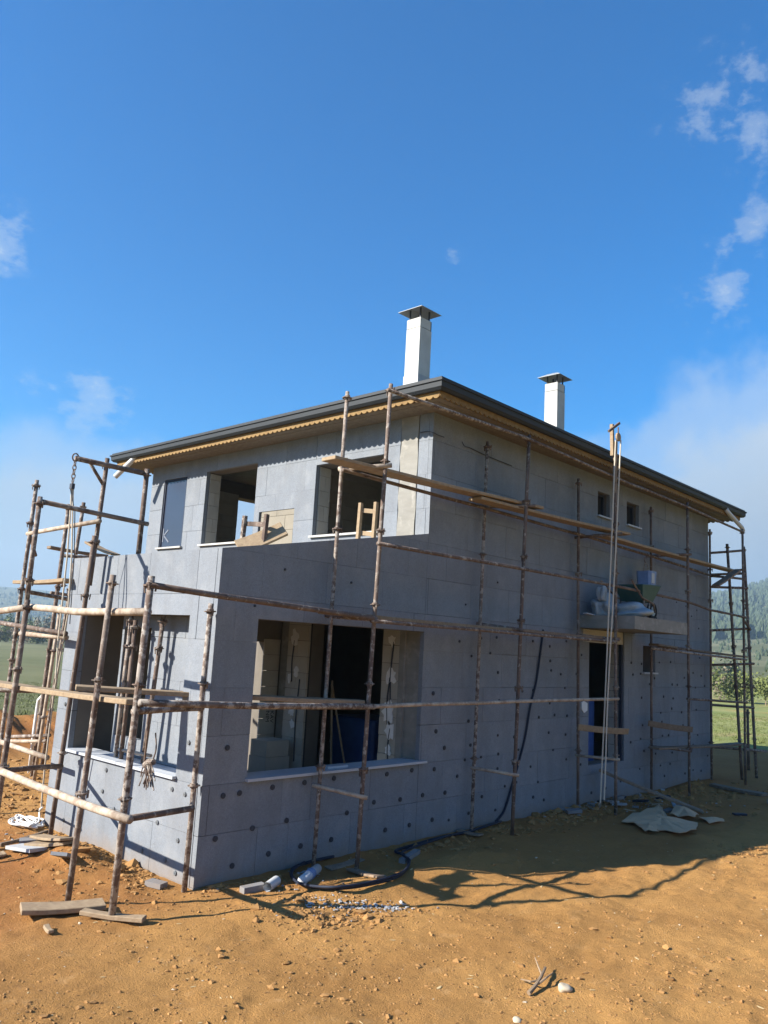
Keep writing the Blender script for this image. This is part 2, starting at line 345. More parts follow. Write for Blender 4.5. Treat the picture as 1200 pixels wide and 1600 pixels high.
# ---HOUSE---
# ------------------------------------------------------------------ the house
house = thing('house', 'two-storey house under construction clad in grey insulation boards', 'house', (L/2, WM/2, 0))
def cells(u0, u1, v0, v1, ops):
    us = sorted({u0, u1, *[min(max(o[k], u0), u1) for o in ops for k in (0, 1)]}); vs = sorted({v0, v1, *[min(max(o[k], v0), v1) for o in ops for k in (2, 3)]})
    S = {}
    for i in range(len(us)-1):
        for j in range(len(vs)-1):
            a, b = (us[i]+us[i+1])/2, (vs[j]+vs[j+1])/2
            S[i, j] = not any(o[0] < a < o[1] and o[2] < b < o[3] for o in ops)
    return us, vs, S
def core(name, ax, lo, hi, u0, u1, v0, v1, ops, m, parent):
    us, vs, S = cells(u0, u1, v0, v1, ops); mb = MB(); k = [i for i in range(3) if i != ax]
    def P(c, a, b): v = [0, 0, 0]; v[ax] = c; v[k[0]] = a; v[k[1]] = b; return v
    for (i, j), s in S.items():
        if not s: continue
        a0, a1, b0, b1 = us[i], us[i+1], vs[j], vs[j+1]
        for c in (lo, hi): mb.add([P(c, a0, b0), P(c, a1, b0), P(c, a1, b1), P(c, a0, b1)], [(0, 1, 2, 3)])
        for di, dj, e in ((-1, 0, ((a0, b0), (a0, b1))), (1, 0, ((a1, b0), (a1, b1))), (0, -1, ((a0, b0), (a1, b0))), (0, 1, ((a0, b1), (a1, b1)))):
            if not S.get((i+di, j+dj), False): (p, q) = e; mb.add([P(lo, *p), P(hi, *p), P(hi, *q), P(lo, *q)], [(0, 1, 2, 3)])
    o = mb.build(name, m, parent)
    bm = bmesh.new(); bm.from_mesh(o.data); bmesh.ops.remove_doubles(bm, verts=bm.verts, dist=1e-5); bmesh.ops.recalc_face_normals(bm, faces=bm.faces); bm.to_mesh(o.data); bm.free()
    return o
def clip(poly, f):      # keep the part where f(u,v) >= 0
    out = []
    for i in range(len(poly)):
        a, b = poly[i], poly[(i+1) % len(poly)]; fa, fb = f(*a), f(*b)
        if fa >= 0: out.append(a)
        if fa*fb < 0: t = fa/(fa-fb); out.append((a[0]+(b[0]-a[0])*t, a[1]+(b[1]-a[1])*t))
    return out
def boards(ax, face, th, u0, u1, v0, v1, ops, parent, bw=1.0, bh=.5, clips=(), off=0., seed=1, sgn=1, vbase=0.):
    rr = random.Random(seed); r = int(math.floor((v0-vbase)/bh)); n = 0
    while vbase+r*bh < v1-.01:
        z0, z1 = max(v0, vbase+r*bh), min(v1, vbase+(r+1)*bh); c = u0-((off+r*.5*bw+rr.uniform(-.12, .12)) % bw)
        while c < u1-.01:
            wd = bw if rr.random() > .16 else rr.choice((.45, .6, .75))
            a0, a1 = max(u0, c), min(u1, c+wd); c += wd
            if a1-a0 < .02: continue
            g = rr.choice((.0008, .0012, .0018, .0026, .0042)); j = rr.uniform(-.0015, .0015); pieces = MB()
            us, vs, S = cells(a0+g, a1-g, z0+g*.8, z1-g*.8, ops)
            for (i, k), s in S.items():
                if not s: continue
                poly = [(us[i], vs[k]), (us[i+1], vs[k]), (us[i+1], vs[k+1]), (us[i], vs[k+1])]
                for f in clips: poly = clip(poly, f) if poly else poly
                if len(poly) > 2: pieces.prism(poly, ax, face+sgn*(j+.003), face+sgn*th)
            if pieces.V: pieces.build('insulation_board', 'eps', parent); n += 1
        r += 1
    return n
_disc = None
def anchor(p, ax, parent, k=1., grey=False):
    global _disc, _disc2
    if _disc is None:
        mb = MB(); mb.tube([(0, 0, -.004), (0, 0, .006), (0, 0, .008)], [.030, .030, .025], 12); mb.tube([(0, 0, .0085), (0, 0, .011)], .010, 6)
        o = mb.build('insulation_anchor', 'black'); _disc = o.data; _disc2 = o.data.copy(); _disc2.materials[0] = MT['anchor']; bpy.data.objects.remove(o)
    o = link('insulation_anchor', _disc2 if grey else _disc, p, parent)
    o.rotation_euler = (math.pi/2, 0, 0) if ax == 1 else (0, -math.pi/2, 0); o.scale = (k, k, 1)
TH = .078
w1 = (.5738, 3.5404, 1.0022, 2.759); door = (8.1233, 9.4868, .655, 2.80); u1 = (8.388, 8.863, 5.127, 5.6175); u2 = (9.570, 10.113, 5.127, 5.6175); gw = (10.296, 10.854, 2.263, 2.8175)
WA = (6.176, 6.983, 4.19, 5.60); WBo = (4.00, 5.535, 4.19, 5.62); WC = (.924, 2.454, 4.19, 5.40)
fwin = (.50, 2.96, 1.0022, 2.759)
slope = lambda u, v: HP+(HP2-HP)*u/D-v
# masonry shells
rw = core('wall', 1, TH, .33, D+TH, L, -.3, HS, [door, u1, u2, gw], 'inner', house); rw['label'] = 'long shaded side wall'
tw = core('wall', 1, TH, .33, .33, D+TH-.001, -.3, 3.28, [w1], 'inner', house); tw['label'] = 'shaded side wall below the terrace'
MB().prism([(.20, 3.281), (D+TH, 3.281), (D+TH, HP2-.03), (.20, HP-.01)], 1, TH, .20).build('parapet', 'aac', house)
fwl = core('wall', 0, TH, .33, TH, WB, -.3, 3.28, [fwin], 'inner', house); fwl['label'] = 'sunlit front wall below the terrace'
MB().box((TH, TH, 3.281), (.199, WB, HP-.02)).build('parapet', 'aac', house)
lw = core('wall', 1, WB-.25, WB-.002, .331, D+TH, -.3, 3.28, [(2.72, 3.3, .5, 2.5)], 'inner', house)
MB().box((.2, WB-.2, 3.281), (D, WB-.002, HP-.03)).build('parapet', 'eps', house)
MB().box((.331, .331, 3.05), (D+TH, WB-.251, 3.278)).build('terrace_slab', 'concrete', house)
uf = core('wall', 0, D+TH, D+.33, .331, WM-.331, 3.28, HS, [WA, WBo, (WC[0], WC[1], WC[2], WC[3])], 'inner', house); uf['label'] = 'sunlit upper front wall behind the terrace'
cw = core('wall', 0, D+TH+.001, D+.329, .331, WM-.331, -.3, 3.279, [(.78, 2.36, .5, 2.85)], 'inner', house)
ww = core('wall', 1, WM-.33, WM, D+TH, L, -.3, HS, [(5.44, 7.2, 4.2, 5.6)], 'inner', house)
bw = core('wall', 0, L-.33, L-.001, .331, WM-.331, -.3, HS-.001, [(2.2, 3.4, 4.2, 5.5)], 'inner', house)
MB().box((.331, .331, .30), (D+TH, WB-.251, .52)).build('floor_slab', 'concrete', house)
MB().box((D+.331, .332, .30), (L-.331, WM-.332, .52)).build('floor_slab', 'concrete', house)
MB().box((D+.331, .332, 3.02), (L-.331, WM-.332, 3.27)).build('floor_slab', 'concrete', house)
core('partition', 1, 3.40, 3.52, D+.332, L-.332, 3.272, HS-.002, [(9., 10., 3.3, 5.3)], 'inner', house)
core('partition', 0, 7.6, 7.72, .332, 3.398, 3.273, HS-.003, [(1.2, 2.1, 3.3, 5.3)], 'inner', house)
core('partition', 0, 7.0, 7.12, .333, WM-.333, .521, 3.018, [(1., 1.9, .53, 2.6)], 'inner', house)
# side boards
nR = boards(1, 0, TH-.004, 0, D, -.28, 4.2, [w1], rw if False else tw, clips=(slope,), off=.3, seed=3)
nR += boards(1, 0, TH-.004, D, L, -.28, HS-.002, [door, u1, u2, gw, (7.9, 9.49, 2.80, 3.03), (7.75, 9.95, 3.03, 3.27)], rw, off=.0, seed=5)
# front boards of the projecting room
boards(0, 0, TH-.004, TH+.004, WB, -.28, HP, [fwin], fwl, off=.25, seed=9)
rec = MB().box((.311, .5, 1.02), (.329, 2.43, 1.03)).build('recess_ledge', 'dark', house)
boards(0, .30, .075, .502, 2.43, 1.036, 2.757, [(1.74, 2.38, 1.25, 2.60)], fwl, off=.1, seed=12)
# upper front boards: concrete post and a raw patch stay bare
patch = (2.93, 3.86, 4.12, 4.72)
boards(0, D, TH-.004, .62, WM, 3.30, HS-.003, [WA, WBo, WC, patch], uf, off=.6, seed=15)
boards(0, D, TH-.004, TH, .262, 3.30, HS-.003, [], uf, bw=.6, bh=.5, off=.1, seed=17)
post = MB().prism([(.272, 3.30), (.610, 3.30)]+[(.605+.012*math.sin(k*2.3), 3.5+k*.2) for k in range(12)]+[(.612, HS-.004), (.268, HS-.004)]+[(.272+.010*math.sin(k*1.9), 5.7-k*.2) for k in range(12)], 0, D-.006, D+TH-.002).build('concrete_post', 'concrete', house)
pw = MB().box((D+.035, patch[0], patch[2]), (D+TH-.001, patch[1], patch[3])).build('bare_masonry', 'dark', house)
def blocks(ax, face, back, u0, u1, v0, v1, parent, bwid=.6, bh=.25, seed=2, m='aac', sgn=1, gap=.006):
    rr = random.Random(seed); z = v0; r = 0
    while z < v1-.02:
        c = u0-(bwid/2 if r % 2 else 0)
        while c < u1-.02:
            a0, a1 = max(u0, c)+gap/2, min(u1, c+bwid)-gap/2; c += bwid
            if a1-a0 < .03: continue
            f = face+rr.uniform(-.004, .004); k = MB(); lo, hi = sorted((f, back))
            k.prism([(a0, z+gap/2), (a1, z+gap/2), (a1, min(v1, z+bh)-gap/2), (a0, min(v1, z+bh)-gap/2)], ax, lo, hi); k.build('block', m, parent)
        z += bh; r += 1
blocks(0, D+.012, D+.034, patch[0]+.01, patch[1]-.06, patch[2], patch[3], pw, .45, .25, 21, 'sundimblock')
# block piers, posts and plaster patches seen inside the ground-floor window
pier = MB().box((D+.05, .43, .521), (D+TH-.002, .778, 2.99)).build('block_pier', 'dark', house); blocks(0, D+.01, D+.049, .435, .775, .55, 2.95, pier, .34, .25, 22)
pier2 = MB().box((D+.05, 2.362, .521), (D+TH-.002, 2.86, 2.99)).build('block_pier', 'dark', house); blocks(0, D+.01, D+.049, 2.365, 2.855, .55, 2.95, pier2, .5, .25, 23)
MB().box((D-.02, .331, .521), (D+TH-.001, .428, 3.04)).build('concrete_post', 'concrete', house)
MB().box((D+.02, 2.87, .521), (D+TH-.001, 3.02, 3.04)).build('concrete_post', 'concrete', house)
for py, pz, sc_, par in [(.60, 2.62, .07, pier), (.58, 2.12, .10, pier), (.60, 1.62, .12, pier), (.55, 1.36, .10, pier), (.57, 1.10, .06, pier), (2.68, 2.60, .10, pier2), (2.60, 2.05, .07, pier2), (2.75, 1.95, .06, pier2), (2.65, 1.45, .07, pier2), (2.62, 1.25, .06, pier2)]:
    rr = random.Random(int(py*100+pz*37)); n = 14
    pts = [(py+math.cos(t)*sc_*k, pz+math.sin(t)*sc_*1.35*k) for t, k in [(2*math.pi*i/n, rr.uniform(.55, 1.15)) for i in range(n)]]
    MB().prism(pts, 0, D-.004, D+.008).build('plaster_patch', 'plaster', par)
for py, z0, z1, par in [(.57, 1.7, 2.6, pier), (.61, 1.45, 2.1, pier), (.56, .9, 1.4, pier), (2.70, 1.9, 2.55, pier2), (2.52, .7, 1.95, pier2)]:
    MB().tube(curve_pts([(D+.004, py, z0), (D+.002, py+.02, (z0+z1)/2), (D+.004, py-.01, z1)], 5), .011, 6).build('conduit', 'black', par)
MB().box((3.512, .082, 1.036), (3.539, .40, 2.756)).build('concrete_post', 'concrete', house)
# left inner wall blocks with stencilled print, and blocks showing in the upper windows
lb = MB().box((2.2, WB-.262, .521), (2.21, WB-.252, .53)).build('masonry_course', 'dark', house)
for zz in (.55, .80, 1.05, 1.30, 1.55, 1.80, 2.05, 2.30):
    MB().box((D-.30+.02, WB-.275, zz+.003), (D+.05, WB-.253, zz+.247)).build('block', 'aac', lb)
def text_mesh(s, size):
    cu = bpy.data.curves.new('lettering', 'FONT'); cu.body = s; cu.size = size; cu.extrude = .001
    o = bpy.data.objects.new('lettering', cu); COL.objects.link(o); dg = bpy.context.evaluated_depsgraph_get()
    me = bpy.data.meshes.new_from_object(o.evaluated_get(dg)); bpy.data.objects.remove(o); return me
for s, yy in (('KAV', 3.335), ('NIM', 3.24)):
    pass
ub = MB().box((3.9, WM-.352, 4.0), (3.91, WM-.331, 4.01)).build('masonry_course', 'dark', house); blocks(1, WM-.36, WM-.334, D+.335, 5.43, 3.90, 5.65, ub, .6, .25, 31)
uc = MB().box((3.9, 3.385, 4.0), (3.91, 3.399, 4.01)).build('masonry_course', 'dark', house); blocks(1, 3.372, 3.397, D+.335, 7.4, 3.55, 5.8, uc, .6, .25, 32)
for (yy, nm) in ((WC[1], 's'), (WBo[1], 't')):
    jb = MB().box((D+.20, yy-.012, 4.3), (D+.21, yy-.002, 4.31)).build('masonry_course', 'dark', house); blocks(1, yy-.02, yy-.002, D+TH+.004, D+.327, 4.24, (5.39 if nm == 's' else 5.60), jb, .26, .25, 33)
# sills
def sill(name, a, b, m='marble'): return MB().box(a, b).build(name, m, house)
sill('window_sill', (.555, -.055, 1.004), (3.60, .32, 1.034)); 
for y0, y1 in ((.48, 1.02), (1.03, 1.66), (1.668, 2.30), (2.308, 2.985)):
    sill('window_sill', (-.05, y0, 1.004), (.296, y1, 1.033+random.uniform(0, .006)))
for o in (WA, WBo, WC): sill('window_sill', (D-.05, o[0]-.03, o[2]+.003), (D+.33, o[1]+.03, o[2]+.035), 'white')
for o in (u1, u2, gw): sill('window_sill', (o[0]-.03, -.05, o[2]+.002), (o[1]+.03, .30, o[2]+.032))
for o in (u1, u2):      # bars of frame seen inside the small upper windows
    f = MB()
    f.box((o[0]+.003, .12, o[2]+.035), (o[0]+.045, .17, o[3]-.003)).box((o[1]-.045, .12, o[2]+.035), (o[1]-.003, .17, o[3]-.003)).box((o[0]+.046, .12, o[3]-.045), (o[1]-.046, .17, o[3]-.003))
    f.build('window_frame', 'black', house)
f = MB().box((door[1]-.06, .03, door[2]+.01), (door[1]-.003, .09, door[3]-.003)).build('door_frame', 'hose', house)
dj = MB().box((9.30, .20, .70), (9.31, .21, .71)).build('masonry_course', 'dark', house)
for i, zz in enumerate(np.arange(.68, 2.7, .25)):
    MB().box((9.487-.02, .10, zz), (9.482, .32, zz+.24)).build('block', 'aac', dj)
# window A is closed by a dusty pane
fr = MB().box((D+.02, WA[0]+.003, WA[2]+.04), (D+.07, WA[0]+.04, WA[3]-.003)).box((D+.02, WA[1]-.04, WA[2]+.04), (D+.07, WA[1]-.003, WA[3]-.003)).box((D+.02, WA[0]+.04, WA[3]-.04), (D+.07, WA[1]-.04, WA[3]-.003)).build('window_frame', 'hose', house)
MB().box((D+.04, WA[0]+.041, WA[2]+.04), (D+.048, WA[1]-.041, WA[3]-.041)).build('pane', 'glass', fr)
k = MB(); a = PX((251, 848), D+.11); 
for p, q in (((254, 847), (256, 826)), ((255, 838), (263, 828)), ((256, 837), (263, 847))): k.bar(PX(p, D+.034), PX(q, D+.034), .03, .004, (1, 0, 0))
k.build('chalk_mark', 'mark', fr)
# anchors: pixels on the wall plane near, even pattern further along
px = [(165,745),(145,970),(222,957),(377,930),(527,908),(665,888),(913,868),(1030,850),(1135,845),(283,1122),(443,1086),(725,1050),(852,1000),(975,987),(1080,967),(1185,955),(108,1172),(357,1242),(508,1205),(652,1175),(905,1130),(1018,1107),(1125,1082),(187,1298),(1130,490),(1143,668),(1182,745),(790,870)]
for a, b in px:
    p = PY((300+a/3, 920+b/3), -.001); anchor(p, 1, tw if p[0] < D else rw)
rr = random.Random(4)
for iz, z in enumerate((.25, .5, .75, 1.0, 1.25, 1.5, 1.75, 2.0, 2.25, 2.5, 2.72)):
    x = 4.25+(.25 if iz % 2 else 0)
    while x < 13.6:
        xx, zz = x+rr.uniform(-.12, .12), z+rr.uniform(-.07, .07); x += .5 if iz % 2 == 0 else .47
        if rr.random() < .34 or any(o[0]-.06 < xx < o[1]+.06 and o[2]-.06 < zz < o[3]+.06 for o in (door, gw)): continue
        if xx < 3.75 : continue
        anchor((xx, -.001, zz), 1, rw, rr.uniform(.62, .85))
for xx, zz in [(10.6, 3.9), (11.2, 3.85), (11.9, 3.8), (12.4, 3.75), (13.0, 3.7), (10.9, 3.4), (11.6, 3.35), (12.3, 3.3), (13.1, 3.3), (12.7, 3.55), (2.0, 3.3), (.9, 3.35), (.5, 2.9), (4.4, 3.2), (5.2, 3.6)]: anchor((xx, -.001, zz), 1, rw if xx > D else tw, .5)
for p in [(102,1100),(166,1203),(269,1233),(289,1241),(246,1285),(278,1313),(222,1329),(258,1344),(274,1364),(99,1281),(178,1264),(295,1160),(160,1236)]: anchor(PX(p, -.001), 0, fwl, .8, True)
for p in [(246,1082),(240,1105),(207,1165)]: anchor(PX(p, .299), 0, fwl, .8, True)
# bare strip above the door, balcony slab
MB().box((7.905, .03, 2.803), (9.485, TH-.001, 3.028)).build('bare_masonry', 'aac', house)
sl = MB().prism([(7.75, -1.04), (9.93, -1.04), (9.93, .30), (7.75, .30)], 2, 3.04, 3.26).build('balcony_slab', 'concrete', house)
# roof
RX0, RY0, RX1, RY1, ZE = 2.8305, -.6547, 14.40, 8.0638, 6.1126
def loop(out, z): return [(RX0-out, RY0-out, z), (RX1+out, RY0-out, z), (RX1+out, RY1+out, z), (RX0-out, RY1+out, z)]
def sweep(name, prof, m, parent):
    mb = MB(); n = len(prof); V = []
    for o, z in prof: V += loop(o, z)
    F = [((i*4+k), (i*4+(k+1) % 4), (((i+1) % n)*4+(k+1) % 4), (((i+1) % n)*4+k)) for i in range(n) for k in range(4)]
    return mb.add(V, F).build(name, m, parent)
roof = MB()
rp = 4.36*math.tan(math.radians(14)); cy_ = (RY0+RY1)/2; V = loop(-.06, 6.125)+[(RX0+4.36, cy_, 6.125+rp), (RX1-4.36, cy_, 6.125+rp)]+loop(-.06, 6.05)
roof.add(V, [(0, 1, 5, 4), (1, 2, 5), (2, 3, 4, 5), (3, 0, 4), (0, 1, 7, 6), (1, 2, 8, 7), (2, 3, 9, 8), (3, 0, 6, 9), (6, 7, 8, 9)])
roof = roof.build('roof', 'roof', house)
sweep('gutter', [(-.13, 6.11), (-.13, 6.00), (-.10, 5.978), (-.05, 5.975), (-.015, 6.01), (-.010, 6.082), (.010, 6.087), (.010, 6.112), (-.02, 6.114), (-.026, 6.03), (-.1, 6.03), (-.1, 6.11)], 'gutter', roof)
sweep('drip_edge', [(-.05, 6.128), (-.05, 6.150), (-.022, 6.146), (-.022, 6.120)], 'gutter', roof)
sweep('fascia', [(-.165, 6.045), (-.165, 5.925), (-.138, 5.925), (-.138, 6.045)], 'trim', roof)
MB().box((D+.001, .002, HS+.004), (L-.002, WM-.002, 6.047)).build('ring_beam', 'concrete', roof)
def valance(a, b, nrm):   # scalloped board
    a = np.array(a); b = np.array(b); ln = np.linalg.norm(b-a); n = int(ln/.112); mb = MB(); nr = np.array(nrm, float)*.011
    pts = []
    for i in range(n):
        for t in (0, .12, .3, .5, .7, .88):
            s = (i+t)/n; pts.append((s, 5.885+.034*(1-math.sin(math.pi*t)**.7)))
    pts.append((1, 5.919)); V = []
    for s, z in pts:
        p = a+(b-a)*s
        for sg in (-1, 1): V += [(*(p+nr*sg), z), (*(p+nr*sg), 5.985)]
    F = []
    for i in range(len(pts)-1):
        k, l = i*4, i*4+4; F += [(k, k+1, l+1, l), (k+2, k+3, l+3, l+2), (k, l, l+2, k+2), (k+1, l+1, l+3, k+3)]
    F += [(0, 1, 3, 2), (l, l+1, l+3, l+2)]
    mb.add(V, F).build('valance', 'trim', roof)
o_ = -.118
A, B_, C_, D_ = [p[:2] for p in loop(o_, 0)]
valance(A, B_, (0, 1)); valance(B_, C_, (1, 0)); valance(C_, D_, (0, 1)); valance(D_, A, (1, 0))
for k in range(4):      # soffit boards, mitred at the corners
    oo, oi = -.168-.12*k, -.168-.12*(k+1)+.006
    if k == 3: oi = -.650
    lo, li = loop(oo, 0), loop(oi, 0)
    for s in range(4):
        poly = [lo[s][:2], lo[(s+1) % 4][:2], li[(s+1) % 4][:2], li[s][:2]]; z = 5.90+random.uniform(-.004, .006)
        MB().prism(poly, 2, z, z+.018).build('soffit_board', 'soffit', roof)
# downpipe stubs
MB().tube([PX((214, 712), RX0+.12), PX((205, 721), RX0+.1), PX((180, 745), RX0-.05)], [.05, .055, .055], 12).build('downpipe', 'pvc', roof, True)
MB().tube([PY((1134, 795), RY0+.05), PY((1138, 801), RY0+.05), PY((1159, 824), RY0+.10), PY((1161, 830), RY0+.10)], .05, 12).build('downpipe', 'pvc', roof, True)
# chimneys
for p0, p1, yy in (((651, 598), (651, 500), 2.2), ((866, 665), (866, 601), 2.2)):
    b, t = PY(p0, yy), PY(p1, yy); c = (b[0], yy); s = .165; zt = t[2]
    ch = MB().box((c[0]-s, yy-s, 6.55), (c[0]+s, yy+s, zt-.19)).build('chimney', 'white', house)
    MB().box((c[0]-s-.012, yy-s-.012, 6.5), (c[0]+s+.012, yy+s+.012, b[2]+.10 if p0[0] < 700 else b[2]-.3)).build('flashing', 'zinc', ch)
    MB().box((c[0]-s+.02, yy-s+.02, zt-.19), (c[0]+s-.02, yy+s-.02, zt-.178)).build('slot', 'dark', ch)
    MB().box((c[0]-s+.002, yy-s+.002, zt-.178), (c[0]+s-.03, yy+s-.002, zt)).build('chimney_head', 'white', ch)
    MB().box((c[0]+s-.029, yy-s+.004, zt-.178), (c[0]+s-.004, yy+s-.004, zt-.002)).build('vent_grille', 'dark', ch)
    for sx in (-1, 1):
        for sy in (-1, 1): MB().box((c[0]+sx*(s-.04)-.012, yy+sy*(s-.04)-.012, zt), (c[0]+sx*(s-.04)+.012, yy+sy*(s-.04)+.012, zt+.20)).build('cap_leg', 'black', ch)
    cp = MB(); e = .29; f_ = .12; z0 = zt+.14
    V = [(c[0]-e, yy-e, z0), (c[0]+e, yy-e, z0), (c[0]+e, yy+e, z0), (c[0]-e, yy+e, z0), (c[0]-f_, yy-f_, z0+.10), (c[0]+f_, yy-f_, z0+.10), (c[0]+f_, yy+f_, z0+.10), (c[0]-f_, yy+f_, z0+.10)]
    V += [(x, y, z+.007) for x, y, z in V]
    cp.add(V, [(0,1,5,4),(1,2,6,5),(2,3,7,6),(3,0,4,7),(4,5,6,7),(8,9,13,12),(9,10,14,13),(10,11,15,14),(11,8,12,15),(12,13,14,15),(0,1,9,8),(1,2,10,9),(2,3,11,10),(3,0,8,11)]); cp.build('chimney_cap', 'zinc', ch)
# loose cable on the side wall and electric stub at the corner
MB().tube(curve_pts([PY(p, -.022) for p in ((849,984),(845,1015),(838,1065),(829,1102),(821,1150),(812,1186),(800,1228),(788,1266),(775,1284))], 6), .017, 8).build('cable', 'hose', house, True)
MB().tube(curve_pts([PX((657, 676), D-.02), PX((668, 674), D-.02), PX((677, 676), D-.05), PY((685, 680), -.03), PY((694, 683), -.04)], 5), .008, 6).build('cable', 'black', house)
MB().tube(curve_pts([PY((722, 690), -.02), PY((726, 697), -.03), PY((735, 700), -.012), PY((760, 712), -.012), PY((800, 728), -.012)], 5), .006, 6).build('cable', 'black', house)
MB().prism([tuple(PY(p, 0)[[0, 2]]) for p in ((908,1098),(912,1095),(917,1099),(917,1110),(912,1114),(908,1108))], 1, -.012, .003).build('foam_patch', 'plaster', house)
# ------------------------------------------------------------------ scaffolds
_cp = None
def coupler(p, parent, rot=0.):
    global _cp
    if _cp is None:
        mb = MB(); mb.tube([(0, 0, -.005), (0, 0, .004)], .066, 8); mb.tube([(0, 0, -.022), (0, 0, .022)], .040, 10)
        mb.bar((.044, .01, -.065), (.054, .01, .012), .010, .020, (0, 1, 0)); mb.bar((-.046, -.02, -.05), (-.056, -.02, .025), .010, .018, (0, 1, 0))
        o = mb.build('coupler', 'pipe'); _cp = o.data; bpy.data.objects.remove(o)
    o = link('coupler', _cp, p, parent); o.rotation_euler = (random.uniform(-.06, .06), random.uniform(-.06, .06), random.uniform(0, 3.1))
def tubeobj(name, pts, r, parent, m='pipe', bend=.008):
    P = [np.array(p, float) for p in pts]; out = []
    for a, b in zip(P[:-1], P[1:]):
        n = max(2, int(np.linalg.norm(b-a)/.9)); 
        for i in range(n): out.append(a+(b-a)*i/n+RNG.normal(0, bend*.35, 3)*(i > 0))
    out.append(P[-1])
    return MB().tube(out, r, 10).build(name, m, parent, True)
def upright(parent, a, b, r=.0265, m='pipe', coup=(), ground=True):
    a = np.array(a, float); b = np.array(b, float); d = (b-a)/(b[2]-a[2])
    if ground: g = H(a[0], a[1])-.05; a = a+d*(g-a[2])
    o = tubeobj('upright_pole', [a, b], r, parent, m, .006)
    o0 = WL[o]
    for z in list(coup)+[b[2]-.15]:
        coupler(a+d*(z-a[2]), o)
    return o
# along the long side wall
S1 = thing('scaffold', 'rusty tube scaffold along the long shaded side wall', 'scaffold', (6, -.4, 0))
OY = {1: -.55, 2: -.58, 3: -.78, 4: -.6, 5: -.8}
outer = {1: ((557,1362),(611,600)), 2: ((800,1305),(827,680)), 3: ((962,1270),(962,706)), 4: ((1077,1240),(1074,785)), 5: ((1165,1232),(1160,827))}
inner = {1: ((490,1350),(543,612)), 2: ((737,1288),(762,690)), 3: ((903,1262),(904,748)), 4: ((1018,1235),(1017,792)), 5: ((1112,1222),(1109,827))}
cz = {1: (1.05, 2.02, 2.95, 3.85, 4.72), 2: (.95, 1.98, 2.95, 3.9, 4.75), 3: (.9, 2.0, 2.95, 3.9, 4.75), 4: (.8, 2.0, 2.8, 3.9, 4.75), 5: (.75, 2.0, 2.8, 3.9, 4.6)}
for k in range(1, 6):
    upright(S1, PY(outer[k][0], OY[k]), PY(outer[k][1], OY[k]), coup=cz[k])
    upright(S1, PY(inner[k][0], -.13), PY(inner[k][1], -.13), .025, coup=cz[k][:1]+cz[k][3:])
def led(parent, pts, r=.025, m='pipe', name='ledger_tube', **k): return tubeobj(name, pts, r, parent, m, **k)
OFF = -.075
led(S1, [PY((606,609), OY[1]+OFF), PY((827,686), OY[2]+OFF)], m='pipe'); led(S1, [PY((815,681), OY[2]+OFF), PY((958,745), OY[3]+OFF), PY((1004,764), -.72)]); led(S1, [PY((996,760), -.69), PY((1074,792), OY[4]+OFF), PY((1160,831), OY[5]+OFF)])
led(S1, [PY((536,734), -.2), PY((754,793), -.2), PY((903,835), -.2)]); led(S1, [PY((896,832), -.21), PY((1014,868), -.2), PY((1110,899), -.2)])
led(S1, [PY((590,849), OY[1]+OFF), PY((813,888), OY[2]+OFF), PY((965,916), OY[3]+OFF)]); led(S1, [PY((960,915), OY[3]+OFF), PY((1074,940), OY[4]+OFF), PY((1109,953), -.7), PY((1166,965), OY[5]+OFF)])
led(S1, [PY((236,914), -.56), PY((420,942), -.58), PY((583,966), OY[1]+OFF)], .031); led(S1, [PY((580,970), OY[1]+OFF), PY((812,990), OY[2]+OFF), PY((963,1003), OY[3]+OFF)])
led(S1, [PY((218,1098), -.58), PY((400,1103), -.6), PY((585,1104), OY[1]+OFF)], .034); led(S1, [PY((580,1104), OY[1]+OFF), PY((805,1096), OY[2]+OFF), PY((966,1092), OY[3]+OFF)], m='pale')
led(S1, [PY((1074,1092), OY[4]+OFF), PY((1167,1098), OY[5]+OFF)]); led(S1, [PY((1018,1013), -.66), PY((1166,1031), OY[5]+OFF)])
def trans(parent, a, ya, b, yb, r=.027, m='pipe'): return led(parent, [PY(a, ya), PY(b, yb)], r, m, 'transom_tube')
trans(S1, (488,1227), -.10, (574,1247), -.62, .024, 'pale'); trans(S1, (735,1199), -.10, (811,1212), -.65, .024, 'pale'); trans(S1, (899,1180), -.10, (968,1187), -.85, .024, 'pale'); trans(S1, (1015,1166), -.10, (1080,1174), -.66, .024)
trans(S1, (529,733), -.05, (612,727), -.64, .030, 'pale'); trans(S1, (745,791), -.05, (836,790), -.66); trans(S1, (898,840), -.05, (972,834), -.86); trans(S1, (1012,869), -.05, (1080,866), -.7)
trans(S1, (1108,900), -.12, (1165,905), -.85); trans(S1, (744,974), -.05, (818,985), -.62); trans(S1, (900,992), -.06, (968,1000), -.84); trans(S1, (1015,1012), -.06, (1080,1014), -.68); trans(S1, (508,962), -.06, (590,968), -.62)
# rear face
S3 = thing('scaffold', 'thin dark tube scaffold beyond the far right corner of the house', 'scaffold', (15, 0, 0))
for a, b, x in (((1160,1228),(1136,850),14.35), ((1183,1230),(1162,854),14.9), ((1170,1213),(1168,1108),16.2)):
    upright(S3, PX(a, x), PX(b, x), .034, coup=(.8, 2., 2.9, 3.9))
for a, b, x0, x1 in (((1110,864),(1162,860),13.9,14.9), ((1110,898),(1166,896),13.9,14.4), ((1110,917),(1168,919),13.9,14.9), ((1110,985),(1172,982),13.9,14.9), ((1108,1039),(1178,1037),13.9,14.9), ((1108,1101),(1178,1106),13.9,14.9), ((1112,1167),(1198,1174),13.9,15.0)):
    led(S3, [PX(a, x0), PX(b, x1)], .03)
led(S3, [PX((1163,970), 14.3), PX((1172,984), 14.9)], .026)
